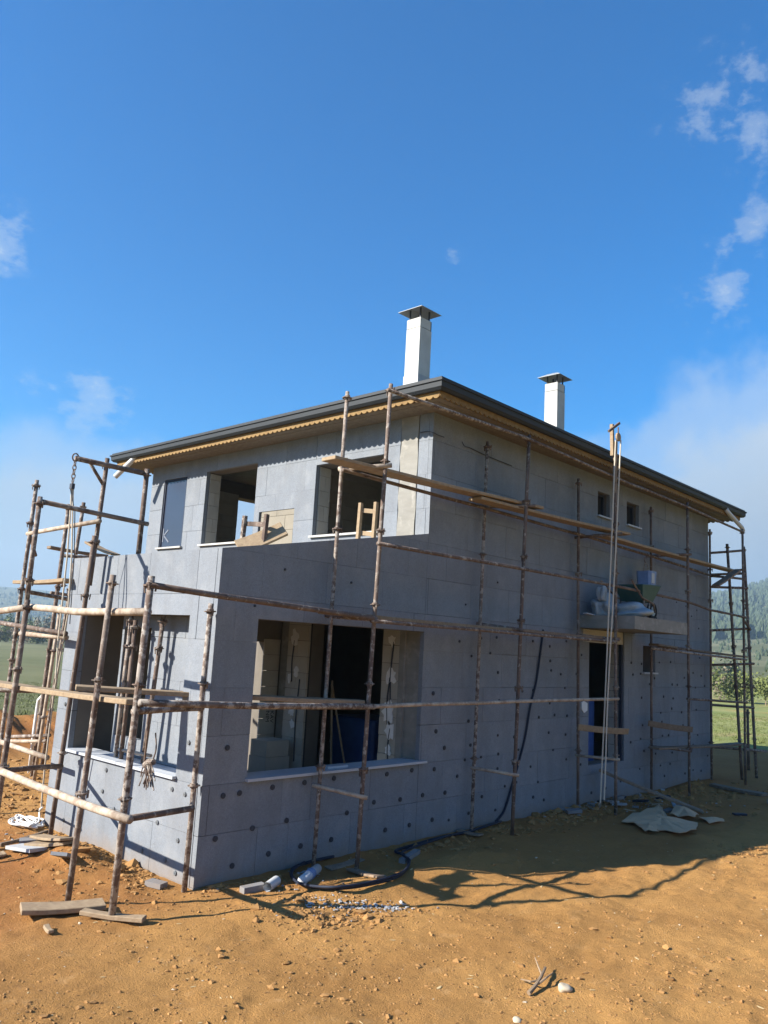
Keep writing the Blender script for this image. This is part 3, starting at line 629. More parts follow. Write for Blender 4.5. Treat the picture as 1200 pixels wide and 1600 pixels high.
# in front of the projecting room
S2 = thing('scaffold', 'tube and pole scaffold before the sunlit front wall', 'scaffold', (-.7, 1.5, 0))
XO = -1.19
upright(S2, PX((173,1445), -1.16), PX((237,900), -1.16), .033, coup=(1.0, 2.0, 2.9)); upright(S2, PX((105,1415), -1.21), PX((177,898), -1.21), .029, coup=(.95, 2.0))
upright(S2, PX((288,1390), -.09), PX((330,943), -.09), .030, coup=(.95, 1.98))
e0, e1 = PX((0,1236), -1.2), PX((43,937), -1.2); upright(S2, e0, e1, .031, coup=(.95, 2.0)); upright(S2, PX((40,955), -1.13), PX((63,776), -1.13), .028, ground=False, coup=(3.0,))
upright(S2, PX((78,1309), -.2), PX((148,837), -.2), .030, coup=(.95, 2.9)); 
upright(S2, PX((140,915), -.13), PX((168,716), -.13), .029, ground=False, coup=(3.6,))
upright(S2, PX((2,1153), -.2), PX((58,750), -.2), .028, coup=(.9, 2., 3.0, 3.95))
mp = PX((230,733), .39); upright(S2, (mp[0], mp[1], 3.30), mp, .034, ground=False, coup=(3.9,))
for a, b, x in (((182,1172),(206,960),.12), ((190,1174),(212,969),.10), ((224,1182),(256,960),.16)): upright(S2, [*PX(a, x)[:2], 1.04], PX(b, x), .027, ground=False, coup=(2.3,))
arm0, arm1 = PX((118,716), -.62), PX((231,741), .42); led(S2, [arm0, arm1], .034, name='hoist_arm'); led(S2, [PX((140,722), -.42), PX((161,757), -.17)], .022, name='arm_brace')
led(S2, [PX((62,783), -1.13), PX((231,819), .40)], .03); led(S2, [PX((43,834), -.2), PX((156,814), -.2)], .03, 'pale'); led(S2, [PX((-8,956), XO), PX((42,949), XO)], .037, 'pale'); led(S2, [PX((40,948), XO+.07), PX((120,956), XO+.07), PX((232,956), XO+.05)], .038, 'pale')
led(S2, [PX((-8,1201), XO-.06), PX((128,1256), XO-.07), PX((203,1281), XO-.07)], .037, 'pale'); led(S2, [PX((-6,1157), -.3), PX((74,1184), -.3)], .033, 'pale')
led(S2, [PX((10,1204), XO), PX((96,1197), -.26)], .03, name='transom_tube'); led(S2, [PX((201,1279), -1.1), PX((301,1263), -.10)], .03, name='transom_tube'); led(S2, [PX((208,1112), -1.1), PX((316,1106), -.10)], .032, name='transom_tube')
led(S2, [PX((-6,972), -.2), PX((103,990), -.22)], .032); led(S2, [PX((24,989), -.15), PX((104,996), -.17)], .034, 'pale'); led(S2, [PX((44,925), -.15), PX((109,937), .8)], .03); led(S2, [PX((-5,1078), -.9), PX((92,1080), -.2)], .03, name='transom_tube')
led(S2, [PX((46,832), -.2), PX((56,868), .1)], .022, name='arm_brace')
led(S2, [PX((186,1171), .10), PX((236,1181), .13)], .02, 'pale', name='transom_tube')
# by the set-back wall on the left
S4 = thing('scaffold', 'distant tube scaffold left of the projecting front room', 'scaffold', (1.6, 6.8, 0))
for a, b, x, r, m in (((50,1215),(108,788),1.45,.036,'pipe'), ((53,1221),(95,945),1.25,.030,'pale'), ((100,980),(131,785),1.9,.034,'pipe')):
    upright(S4, PX(a, x), PX(b, x), r, m, coup=(1.0, 2.1, 3.2), ground=True)
led(S4, [PX((15,1151), 1.3), PX((78,1149), 1.45)], .03); led(S4, [PX((13,1158), 1.2), PX((72,1158), 1.3)], .03, 'pale'); led(S4, [PX((95,868), 1.5), PX((168,873), 2.4)], .032); led(S4, [PX((80,926), 1.5), PX((120,932), 2.2)], .03)
# hoist post on the side scaffold
hp = thing('hoist_post', 'wooden hoist post with pulley above the side scaffold', 'hoist', tuple(PY((962,760), -.83)))
MB().bar(PY((957,712), -.84), PY((956,663), -.84), .055, .055, (1, 0, 0)).build('post', 'wood', hp); MB().bar(PY((960,770), -.87), PY((962,690), -.87), .05, .05, (1, 0, 0)).build('post', 'oldwood', hp)
MB().bar(PY((951,674), -.88), PY((968,661), -.92), .03, .04).build('arm', 'pipe', hp)
pl = PY((966,683), -.98); MB().tube([pl+[0, -.015, 0], pl+[0, .015, 0]], .075, 14).build('pulley', 'wood', hp); MB().tube([PY((966,668), -.95), PY((966,676), -.98)], .012, 8).build('hook', 'pipe', hp)
hr = thing('hoist_rope', 'two pale ropes hanging from the pulley down to the rubble', 'rope', tuple(PY((942,1255), -1.)))
MB().tube(curve_pts([PY((962,688), -.98), PY((955,860), -.97), PY((946,1080), -.95), PY((938,1255), -.95)], 8), .013, 6).build('strand', 'rope', hr); MB().tube(curve_pts([PY((970,688), -.99), PY((960,900), -1.0), PY((950,1080), -1.0), PY((946,1200), -1.0), PY((944,1250), -1.0)], 8), .013, 6).build('strand', 'rope', hr)
lr = thing('hoist_tackle', 'hook chain and rope hanging from the left hoist arm', 'hoist', tuple(PX((105,1000), -.62)))
ht = arm0+np.array([.0, 0, -.035])
for i in range(5):
    c = ht+np.array([0, 0, -.03-.055*i]); a = i % 2
    MB().tube([c+np.array([.022*math.cos(t)*a, .022*math.cos(t)*(1-a), .036*math.sin(t)]) for t in np.linspace(0, 2*math.pi, 13)], .007, 6, False).build('chain_link', 'pipe', lr)
MB().tube([ht+np.array([.04*math.cos(t)-.0, 0, .045+.05*math.sin(t)]) for t in np.linspace(-1.2, 4.4, 14)], .009, 6).build('hook', 'pipe', lr)
b0 = ht+np.array([0, 0, -.36])
MB().box(b0-np.array([.02, .03, .0]), b0+np.array([.02, .03, .07])).build('block', 'black', lr)
MB().tube([b0+[0, 0, .01], PX((105,870), -.62), PX((91,1000), -.62), PX((87,1060), -.62)], .010, 6).build('strand', 'rope', lr)
MB().tube([b0+[.015, 0, .01], PX((112,870), -.60), PX((106,960), -.60), PX((84,1085), -.5), PX((70,1200), -.45), PX((64,1265), -.42)], .010, 6).build('strand', 'rope', lr)
MB().tube([b0+[-.02, 0, 0], PX((117,800), -.6), PX((116,870), -.5), PX((109,975), -.5)], .006, 6).build('strand', 'black', lr)
# ------------------------------------------------------------------ planks, each a thing of its own
def plank(label, p, q, wd=.2, th=.04, m='wood', upv=(0, 0, 1), name='plank', cat='plank'):
    mb = MB(); p = np.array(p, float); q = np.array(q, float); n = 4
    pts = [p+(q-p)*t+np.array([0, 0, -.012*math.sin(math.pi*t)]) for t in np.linspace(0, 1, n+1)]
    d = (q-p)/np.linalg.norm(q-p); u = np.array(upv, float); sd = np.cross(d, u); sd /= np.linalg.norm(sd); u = np.cross(sd, d); V = []
    for c in pts:
        k = random.uniform(-.004, .004); V += [c+sd*wd/2*a+u*(th/2*b+k*a) for a, b in ((-1,-1),(1,-1),(1,1),(-1,1))]
    F = [(3, 2, 1, 0), (4*n, 4*n+1, 4*n+2, 4*n+3)]+[(4*i+j, 4*i+(j+1) % 4, 4*i+4+(j+1) % 4, 4*i+4+j) for i in range(n) for j in range(4)]
    o = mb.add(V, F).build(name, m); tag(o, label, cat)
    bv = o.modifiers.new('edge', 'BEVEL'); bv.width = .006; bv.segments = 1
    return o
plank('nearest upper scaffold plank crossing the large upper window', PY((513,716), -.36), PY((840,794), -.40), .24, .045)
plank('middle upper scaffold plank on the side wall', PY((742,779), -.36), PY((976,835), -.45), .24, .045)
plank('far upper scaffold plank below the two small square windows', PY((936,836), -.40), PY((1143,892), -.42), .24, .045)
plank('short plank tilted up at the far corner of the upper scaffold', PY((1118,915), -.45), PY((1154,890), -.7), .2, .04, 'oldwood')
plank('weathered plank at mid height over the big ground-floor window', PY((505,956), -.38), PY((814,985), -.40), .2, .045, 'wood')
plank('weathered plank at mid height ending under the balcony slab', PY((808,984), -.40), PY((962,998), -.48), .2, .045, 'oldwood')
plank('long pale plank on the lower lift at the front corner', PX((118,1074), -1.0), PY((566,1097), -.42), .2, .05, 'wood')
plank('pale walkway plank running out of frame at the left of the front scaffold', PX((-14,1066), XO+.12), PX((212,1097), XO+.13), .20, .05, 'wood')
plank('board lying on the front scaffold transom near the corner', PX((232,1101), -.75), PX((305,1099), -.25), .2, .035, 'wood')
plank('plank at mid height right of the door', PY((1021,1007), -.36), PY((1162,1026), -.5), .2, .04, 'oldwood')
plank('grey plank on the low lift at the far right', PY((1022,1169), -.36), PY((1160,1162), -.5), .2, .04, 'oldwood')
plank('board tied upright across the doorway', PY((903,1136), -.50), PY((982,1143), -.90), .10, .025, 'wood', (0, 1, .15))
plank('board tied upright beside the small ground-floor window', PY((1013,1130), -.25), PY((1082,1140), -.68), .11, .025, 'oldwood', (0, 1, .1))
plank('sloping plank ramp from doorway down to the ground', PY((936,1203), -.12), PZ((1098,1268), .06), .22, .04, 'oldwood')
plank('plank on the set-back scaffold at the far left', PX((76,855), 1.5), PX((166,869), 2.6), .2, .05, 'oldwood')
plank('pale broken board jutting over the left end of the terrace parapet', PX((139,848), .25), PX((181,867), .35), .16, .03, 'wood')
plank('pale boards on the left scaffold beside the wall edge', PX((31,910), -.05), PX((110,907), -.05), .22, .05, 'wood')
plank('plank leaning on the terrace before the upper middle window', PX((372,852), 1.0)+[0, 0, -.03], PX((444,826), 1.5), .24, .04, 'wood', (-.35, -.6, .6))
# ------------------------------------------------------------------ things on the terrace and balcony
def trestle(label, a, b, top, m, x):
    pa, pb = PX(a, x), PX(b, x+.05); zt = PX(top, x)[2]
    t = thing('trestle', label, 'trestle', (pa[0], pa[1], 3.28))
    for p in (pa, pb): MB().bar((p[0], p[1], 3.28), (p[0]+.02, p[1]-.02, zt), .05, .05, (1, 0, 0)).build('leg', m, t)
    for z in (zt-.10, zt-.42): MB().bar((pa[0]+.045, pa[1]-.01, z), (pb[0]+.045, pb[1]-.01, z-.03), .03, .06).build('rail', m, t)
trestle('wooden trestle standing before the large right upper window', (558,835), (582,835), (558,786), 'wood', 2.7)
trestle('rusty trestle standing before the middle upper window', (376,850), (410,850), (378,806), 'pipe', 1.2)
def stick_debris(): pass
SZ = 3.262
wb = thing('wheelbarrow', 'dark green wheelbarrow parked on the balcony slab', 'wheelbarrow', (8.9, -.55, SZ))
x0, y0 = 8.75, -.62
tr = MB(); T_ = [(-.40,-.28,.58),(.36,-.28,.62),(.36,.28,.62),(-.40,.28,.58),(-.24,-.20,.30),(.20,-.18,.30),(.20,.18,.30),(-.24,.20,.30)]
T_ = [(x0+a, y0+b, SZ+c) for a, b, c in T_]; T_ += [(a*.97+x0*.03, b*.97+y0*.03, c+.012) for a, b, c in T_]
tr.add(T_, [(0,1,5,4),(1,2,6,5),(2,3,7,6),(3,0,4,7),(4,5,6,7),(8,9,13,12),(9,10,14,13),(10,11,15,14),(11,8,12,15),(12,13,14,15),(0,1,9,8),(1,2,10,9),(2,3,11,10),(3,0,8,11)]).build('tray', 'green', wb)
for s in (-1, 1):
    MB().tube([(x0+.58, y0+s*.06, SZ+.16), (x0+.2, y0+s*.2, SZ+.29), (x0-.35, y0+s*.24, SZ+.36), (x0-.85, y0+s*.29, SZ+.62)], .017, 8).build('handle', 'pipe', wb)
    MB().tube([(x0-.22, y0+s*.22, SZ+.33), (x0-.30, y0+s*.25, SZ+.0), (x0-.12, y0+s*.25, SZ+.0), (x0+.05, y0+s*.2, SZ+.30)], .015, 8).build('leg', 'pipe', wb)
    MB().tube([(x0+.58, y0+s*.055, SZ+.17), (x0+.38, y0+s*.12, SZ+.30)], .012, 8).build('brace', 'pipe', wb)
wh = MB(); wh.tube([(x0+.58+.135*math.cos(t), y0, SZ+.175+.135*math.sin(t)) for t in np.linspace(0, 2*math.pi, 25)], .04, 8, False); wh = wh.build('wheel', 'rubber', wb, True)
MB().tube([(x0+.58, y0-.03, SZ+.175), (x0+.58, y0+.03, SZ+.175)], .09, 14).build('hub', 'zinc', wh)
def lump(name, c, s, m, seed, n=3, amp=.35, parent=None, freq=2.2):
    bm = bmesh.new(); bmesh.ops.create_icosphere(bm, subdivisions=n, radius=1.); rr = np.random.default_rng(seed); ph = rr.uniform(0, 6, (6, 3)); dr = rr.normal(0, freq, (6, 3))
    V = []
    for v in bm.verts:
        p = np.array(v.co); k = 1+amp*sum(math.sin(dr[i]@p+ph[i][0]) for i in range(6))/3.; p = p*k*np.array(s); p[2] = max(p[2], -s[2]*.55); V.append(p+np.array(c)+[0, 0, s[2]*.55])
    F = [tuple(v.index for v in f.verts) for f in bm.faces]; bm.free()
    return mesh(name, V, F, m, parent, True)
bag = thing('plastic_bag', 'crumpled cloudy plastic sacks heaped on the balcony slab', 'bag', (8.1, -.5, SZ))
lump('sack', (8.25, -.72, SZ), (.36, .26, .15), 'film', 3, 4, .45, bag, 3.); lump('sack', (8.0, -.35, SZ), (.20, .17, .20), 'film', 8, 4, .4, bag, 3.); lump('sack_neck', (7.95, -.35, SZ+.26), (.09, .08, .17), 'film', 11, 4, .5, bag, 3.)
plank('thin pale slat poking out over the left end of the balcony', (7.55, -.22, SZ+.02), (8.0, -.24, SZ+.02), .08, .02, 'marble')
bk = thing('bucket', 'white and blue paint bucket hanging by a hook above the wheelbarrow', 'bucket', tuple(PY((1010,914), -.33)))
bp = PY((1010,914), -.33); bt = PY((1010,893), -.33)
mb = MB(); V = []
hw = .155
for z, k in ((bp[2], .9), (bt[2], 1.), (bt[2], .93), (bp[2]+.02, .84)):
    V += [(bp[0]+a*hw*k, bp[1]+b*hw*k, z) for a, b in ((-1,-.7),(-.7,-1),(.7,-1),(1,-.7),(1,.7),(.7,1),(-.7,1),(-1,.7))]
F = [(i*8+j, i*8+(j+1) % 8, i*8+8+(j+1) % 8, i*8+8+j) for i in range(3) for j in range(8)]+[tuple(range(8))[::-1], tuple(range(24, 32))]
mb.add(V, F).build('pail', 'bluew', bk)
MB().box((bp[0]-.10, bp[1]-hw*.97-.006, bp[2]+.03), (bp[0]+.02, bp[1]-hw*.97+.02, bt[2]-.04)).build('label_panel', 'white', bk)
hk = PY((1011,868), -.2)
MB().tube(curve_pts([(bp[0]-hw*.9, bp[1], bt[2]-.02), (bp[0]-.06, bp[1]+.01, bt[2]+.13), (bp[0], bp[1]+.02, bt[2]+.16), (bp[0]+.06, bp[1]+.01, bt[2]+.13), (bp[0]+hw*.9, bp[1], bt[2]-.02)], 5), .006, 6).build('bail', 'pipe', bk)
MB().tube(curve_pts([(bp[0], bp[1]+.02, bt[2]+.16), (bp[0]+.015, bp[1]+.05, bt[2]+.26), (hk[0]-.02, hk[1]-.03, hk[2]-.03), (hk[0], hk[1], hk[2]+.045), (hk[0]+.03, hk[1]+.03, hk[2]-.02)], 5), .008, 6).build('hook', 'pipe', bk)
# ------------------------------------------------------------------ inside the rooms
o = tag(MB().box((4.6, 1.9, .522), (5.5, 2.9, 1.35)).build('wrapped_pallet', 'blue'), 'blue plastic wrapped stack standing in the dark front room', 'pallet')
bv = o.modifiers.new('edge', 'BEVEL'); bv.width = .06; bv.segments = 3
o = tag(MB().box((8.3, .50, .522), (9.3, 1.3, 1.75)).build('wrapped_pallet', 'blue'), 'blue plastic wrapped stack inside the doorway', 'pallet')
bv = o.modifiers.new('edge', 'BEVEL'); bv.width = .06; bv.segments = 3
plank('thin pole leaning left in the dark room behind the big window', (3.9, 2.1, .53), (3.95, 2.25, 1.95), .03, .03, 'wood', (1, 0, 0), 'wooden_batten', 'batten'); plank('thin pole leaning right in the dark room behind the big window', (3.95, 1.8, .53), (3.9, 2.2, 1.9), .03, .03, 'wood', (1, 0, 0), 'wooden_batten', 'batten')
o = tag(lump('mortar_tub', (4.4, 1.05, .522), (.3, .3, .42), 'pvc', 5, 3, .08), 'grey tub standing inside the front room behind the sill', 'tub')
o = tag(MB().box((2.95, 2.55, .522), (3.42, 2.95, .78)).box((2.96, 2.56, .785), (3.40, 2.94, 1.02)).build('spare_block', 'aac'), 'two spare aerated blocks stacked inside behind the left of the window', 'block')
o = tag(MB().box((1.85, .06, 1.035), (2.2, .20, 1.06)).build('stone_offcut', 'marble'), 'small stone offcut lying on the long window sill', 'offcut')
# print stencilled on the inner wall blocks
for s, zx in (('KAV', 3.43), ('NIM', 3.34)):
    me = text_mesh(s, .10); me.materials.append(MT['ink'])
    org = np.array([zx, WB-.277, 1.42]); t = link('lettering', me, org, lb); t.rotation_euler = (math.pi/2, math.pi/2, 0)
# ------------------------------------------------------------------ loose things on the ground
def gz(px, dz=0.):
    p = PZ(px, 0.)
    for _ in range(6): p = PZ(px, H(p[0], p[1])+dz)
    return p
hose = thing('hose', 'dark coiled water hose looped on the soil below the big window', 'hose', tuple(gz((550,1375))))
lp = [gz(p, .03) for p in ((520,1338),(478,1343),(458,1357),(458,1372),(480,1384),(525,1388),(575,1382),(620,1370),(638,1352),(634,1337),(618,1330),(640,1322),(690,1308),(730,1300),(762,1290),(780,1283))]
for p in lp: p[1] = min(p[1], -.035)
MB().tube(curve_pts(lp, 8), .018, 8).build('coil', 'hose', hose, True); 
lp2 = [gz(p, .055) for p in ((470,1345),(456,1362),(468,1380),(520,1386),(580,1378),(628,1363),(640,1345),(628,1334),(640,1326),(700,1306))]
for p in lp2: p[1] = min(p[1], -.035)
MB().tube(curve_pts(lp2, 8), .014, 8).build('coil', 'hose', hose, True); hp0, hp1 = gz((472,1376), .05), gz((496,1357), .07); MB().tube([hp0, hp1], .05, 12).build('fitting', 'pvc', hose, True); MB().tube([hp0+(hp1-hp0)*.4, hp0+(hp1-hp0)*.6], .058, 12).build('collar', 'bluew', hose)
p0, p1 = gz((418,1386), .05), gz((432,1376), .06); o = tag(MB().tube([p0, p1], .05, 14, False).tube([p1, p0], .043, 14, False).build('pipe_stub', 'pvc', None, True), 'short grey plastic pipe stub beside the hose coil', 'pipe')
p0, p1 = gz((378,1391), .03), gz((412,1384), .03); o = tag(MB().bar(p0, p1, .09, .06).build('foam_offcut', 'eps'), 'grey foam offcut at the foot of the near house corner', 'offcut')
p0, p1 = gz((232,1378), .03), gz((256,1384), .03); tag(MB().bar(p0, p1, .12, .05).build('foam_offcut', 'eps'), 'grey foam offcut at the base of the sunlit front wall', 'offcut')
p0, p1 = gz((628,1346), .03), gz((652,1330), .03); tag(MB().bar(p0, p1, .08, .05).build('foam_offcut', 'eps'), 'grey foam offcut beside the right end of the hose coil', 'offcut')
def gplank(label, a, b, wd, th, m='wood', dz=.0, **k):
    return plank(label, gz(a, th/2+.012+dz), gz(b, th/2+.012+dz), wd, th, m, **k)
gplank('wide weathered board under the second front pole', (32,1420), (163,1412), .24, .045, 'wood', .03)
gplank('narrow board under the nearest front pole', (128,1424), (226,1436), .10, .04, 'wood', .02)
gplank('thin board lying beside the side scaffold feet near the hose', (512,1357), (565,1342), .13, .02, 'oldwood')
gplank('small board under the outer scaffold foot by the hose', (548,1358), (596,1370), .12, .025, 'oldwood')
gplank('grey board lying in the shade by the second scaffold foot', (716,1297), (752,1305), .12, .025, 'oldwood')
gplank('long timber lying past the far right house corner', (1112,1226), (1196,1242), .2, .06, 'oldwood')
gplank('flat board stack beside the left wall end of the front', (50,1318), (112,1316), .22, .04, 'wood', .03); gplank('upper board on the stack at the left end of the front wall', (58,1306), (106,1311), .18, .03, 'wood', .09)
gplank('thin lath lying at the left edge behind the boards', (0,1320), (74,1299), .04, .04, 'oldwood', .02)
gplank('small pale board at the left frame edge', (-14,1336), (8,1333), .12, .03, 'wood', .01)
gplank('wood chip lying on the open soil at lower left', (72,1446), (80,1456), .05, .03, 'wood')
for lb_, a, b, wd in (('white foam scrap on the rubble left of the front wall', (22,1322), (60,1328), .2), ('pale foam scrap by the rubble heap below the front window', (92,1334), (114,1340), .18), ('grey foam sheet lying on the left debris', (30,1314), (62,1312), .16)):
    tag(MB().bar(gz(a, .05), gz(b, .05), wd, .035).build('foam_scrap', 'crumb' if 'white' in lb_ else 'eps'), lb_, 'scrap')
wc = thing('white_hose', 'loosely coiled white hose on the soil at the far left', 'hose', tuple(gz((40,1285))))
rr = random.Random(8); cc = [gz((40+rr.uniform(-7, 7)+(30-6*i+rr.uniform(-7, 7))*math.cos(t), 1283+rr.uniform(-1.5, 1.5)+(8+rr.uniform(-3, 2))*math.sin(t+.4*i)), .02+.012*i+rr.uniform(0, .03)) for i in range(4) for t in np.linspace(0, 5.6, 9)]
MB().tube(curve_pts(cc+[gz((62,1266), .15), PX((66,1262), -.42)], 4), .013, 8).build('coil', 'plaster', wc, True)
vp = thing('bent_pipe', 'white bent pipe standing in the grass at the left', 'pipe', tuple(PX((54,1135), 1.6)))
pp = [PX(p, 1.6) for p in ((54,1134),(58,1106),(60,1094),(69,1084))]; MB().tube([np.array([pp[0][0], pp[0][1], H(*pp[0][:2])-.05])]+pp, .028, 10).build('tube', 'plaster', vp, True)
# tie wires hanging on the near front pole
tw_ = thing('wire_bundle', 'bundle of rusty tie wires hanging behind the nearest front pole', 'wire', tuple(PX((232,1190), -.62)))
rr = random.Random(3)
for i in range(16):
    a = PX((228+rr.uniform(-4, 10), 1190+rr.uniform(-2, 4)), -.62+rr.uniform(-.05, .05)); b = PX((228+rr.uniform(-12, 14), 1212+rr.uniform(0, 26)), -.62+rr.uniform(-.07, .07))
    MB().tube([a, (a+b)/2+np.array([rr.uniform(-.01, .01), rr.uniform(-.01, .01), 0]), b], .007, 5).build('wire', 'pipe', tw_)
MB().tube([PX((226,1196), -.62), PX((232,1190), -.62), PX((240,1191), -.62)], .03, 8).build('tie', 'pipe', tw_)
MB().tube(curve_pts([PX((238,1190), -.62), PX((244,1170), -.62), PX((243,1145), -.62)], 5), .007, 5).build('wire', 'pipe', tw_)
MB().tube(curve_pts([PX((226,1190), -.62), PX((230,1150), -.72), PX((236,1104), -.72)], 5), .012, 5).build('wire', 'pipe', tw_)
# cardboard in front of the door
def sheet(label, pix, m, name, cat, lift=.03, th=.006, seed=0):
    rr = random.Random(seed); P = [gz(p, lift+rr.uniform(0, .06)) for p in pix]; Q = []
    for i in range(len(P)):
        a_, b_ = P[i], P[(i+1) % len(P)]; Q += [a_+(b_-a_)*t+np.array([rr.uniform(-.02, .02), rr.uniform(-.02, .02), rr.uniform(-.01, .03)])*(t > 0) for t in (0, .33, .67)]
    n = len(Q); c = sum(Q)/n; cr = rr.uniform(0, 3); V = []
    for t in (1, .72, .42, .15):
        for q in Q:
            v = c+(q-c)*t; w_ = (v-c)[0]*math.cos(cr)+(v-c)[1]*math.sin(cr)
            V.append(v+np.array([0, 0, .05*(1-t)+.016*math.sin(w_*9+seed)+rr.uniform(-.006, .006)]))
    for i, v in enumerate(V): v[2] = max(v[2], H(v[0], v[1])+.012)
    V += [v-np.array([0, 0, th]) for v in V]; N = 4*n
    F = [(k*n+i, k*n+(i+1) % n, (k+1)*n+(i+1) % n, (k+1)*n+i) for k in range(3) for i in range(n)]+[tuple(range(3*n, 4*n))]
    F += [tuple(j+N for j in f)[::-1] for f in F]+[(i, i+N, (i+1) % n+N, (i+1) % n) for i in range(n)]
    return tag(MB().add(V, F).build(name, m), label, cat)
sheet('large torn cardboard sheet on the shaded soil', ((971,1283),(1000,1268),(1030,1256),(1036,1266),(1046,1278),(1090,1287),(1088,1297),(1062,1300),(1030,1297),(1000,1291)), 'card', 'cardboard', 'cardboard', .03, .008, 1)
sheet('smaller cardboard piece leaning behind the large torn sheet', ((1046,1270),(1056,1259),(1076,1263),(1092,1273),(1086,1278),(1060,1275)), 'card', 'cardboard', 'cardboard', .07, .008, 2)
sheet('pale paper strip in front of the cardboard', ((994,1289),(1022,1293),(1030,1299),(1008,1297)), 'card', 'paper_scrap', 'paper', .02, .004, 3)
sheet('cardboard scrap lying right of the larger sheets', ((1092,1276),(1128,1279),(1132,1283),(1108,1286)), 'card', 'cardboard', 'cardboard', .02, .006, 4)
# branch and stone in the foreground
br = thing('branch', 'forked dry branch lying on the open soil', 'branch', tuple(gz((842,1532))))
bpts = lambda *a: [gz((x, y), z) for x, y, z in a]
MB().tube(curve_pts(bpts((826,1552,.02), (836,1541,.04), (845,1527,.06), (852,1512,.05)), 5), list(np.linspace(.018, .011, 16)), 7).build('limb', 'bark', br); MB().tube(bpts((814,1530,.02), (830,1534,.06), (842,1532,.05)), [.005, .008, .011], 6).build('twig', 'bark', br); MB().tube(bpts((836,1496,.12), (841,1510,.08), (847,1524,.05)), [.004, .007, .01], 6).build('twig', 'bark', br); MB().tube(bpts((842,1537,.04), (853,1528,.07), (864,1520,.05)), [.01, .008, .004], 6).build('twig', 'bark', br)
tag(lump('stone', gz((883,1548), -.01), (.065, .05, .035), 'stone', 4, 3, .18), 'smooth pale stone beside the forked branch', 'stone')
tag(lump('stone', gz((807,1597), -.01), (.035, .03, .02), 'stone', 5, 3, .2), 'small pale stone at the bottom edge', 'stone')
# ------------------------------------------------------------------ soil clods, crumbs, litter
_ico = None
def scatter(name, P, S, m, label, cat, flat=.7, seed=1, stretch=1.):
    global _ico
    if _ico is None:
        bm = bmesh.new(); bmesh.ops.create_icosphere(bm, subdivisions=1, radius=1.); _ico = (np.array([v.co for v in bm.verts]), np.array([[v.index for v in f.verts] for f in bm.faces])); bm.free()
    r = np.random.default_rng(seed); V0, F0 = _ico; n = len(P); nv = len(V0)
    q = r.normal(size=(n, 3)); a = r.uniform(0, 2*np.pi, n); ca, sa = np.cos(a), np.sin(a)
    V = V0[None]*r.uniform(.45, 1.5, (n, nv, 1)); V = V*np.stack([r.uniform(.8, 1.3, n)*stretch, r.uniform(.7, 1.1, n), np.full(n, flat)], -1)[:, None]
    V = np.stack([V[..., 0]*ca[:, None]-V[..., 1]*sa[:, None], V[..., 0]*sa[:, None]+V[..., 1]*ca[:, None], V[..., 2]], -1)*S[:, None, None]+P[:, None]
    F = (F0[None]+(np.arange(n)*nv)[:, None, None]).reshape(-1, 3); me = bpy.data.meshes.new(name)
    me.vertices.add(n*nv); me.vertices.foreach_set('co', V.reshape(-1)); me.loops.add(F.size); me.loops.foreach_set('vertex_index', F.ravel().astype(np.int32)); me.polygons.add(len(F)); me.polygons.foreach_set('loop_start', (np.arange(len(F))*3).astype(np.int32)); me.polygons.foreach_set('loop_total', np.full(len(F), 3, np.int32)); me.update(); me.validate(); me.shade_flat()
    me.materials.append(MT[m]); o = bpy.data.objects.new(name, me); COL.objects.link(o); tag(o, label, cat, kind='stuff'); return o
def pix_scatter(n, u0, u1, v0, v1, seed, lim=None):
    r = np.random.default_rng(seed); out = []
    while len(out) < n:
        p = PZ((r.uniform(u0, u1), r.uniform(v0, v1)))
        if (p[0] > -.03 and p[1] > -.06 and p[0] < L and p[1] < WB): continue
        if lim and not lim(p, r): continue
        out.append(p)
    P = np.array(out); P[:, 2] = height(P[:, 0], P[:, 1]); return P
r = np.random.default_rng(5)
clump = lambda p, q: fbm(p[0]*1.7, p[1]*1.7, 91, 3) > q.uniform(.30, .75)
A1 = pix_scatter(5500, -60, 1260, 1300, 1640, 1, clump); S_ = np.exp(r.normal(math.log(.0065), .6, len(A1))).clip(.003, .035)
heap = []
for (u, v, su, sv, n, s) in ((150,1330,55,24,900,.016), (230,1370,40,14,300,.013), (500,1425,75,12,450,.011), (520,1440,55,7,300,.014), (400,1378,40,8,120,.016), (920,1262,60,10,260,.020), (700,1310,60,12,120,.016), (1170,1335,40,10,120,.016), (1150,1250,40,12,160,.022), (30,1240,50,30,500,.022), (1000,1250,60,9,200,.018), (660,1325,50,7,160,.020), (780,1295,50,6,200,.022), (870,1275,40,6,220,.024), (940,1255,50,7,260,.024), (1030,1243,40,5,160,.024), (1090,1232,20,5,100,.028), (330,1388,20,6,90,.018)):
    for _ in range(n):
        p = PZ((r.normal(u, su), r.normal(v, sv)))
        if (p[0] > -.03 and p[1] > -.06 and p[0] < L and p[1] < WB): continue
        heap.append((*p[:2], float(np.exp(r.normal(math.log(s), .55)).clip(.005, .10))))
hp_ = np.array(heap); HPt = np.column_stack([hp_[:, 0], hp_[:, 1], height(hp_[:, 0], hp_[:, 1])])
scatter('soil_clods', np.vstack([A1, HPt]), np.concatenate([S_, hp_[:, 2]]), 'clod', 'loose clods and crumbs of brown soil', 'soil', .65, 2)
W1 = pix_scatter(150, -60, 1260, 1300, 1640, 6); scatter('pale_gravel', W1, np.exp(r.normal(math.log(.006), .5, len(W1))).clip(.003, .022), 'stone', 'pale pebbles strewn over the soil', 'gravel', .6, 3)
W2 = []
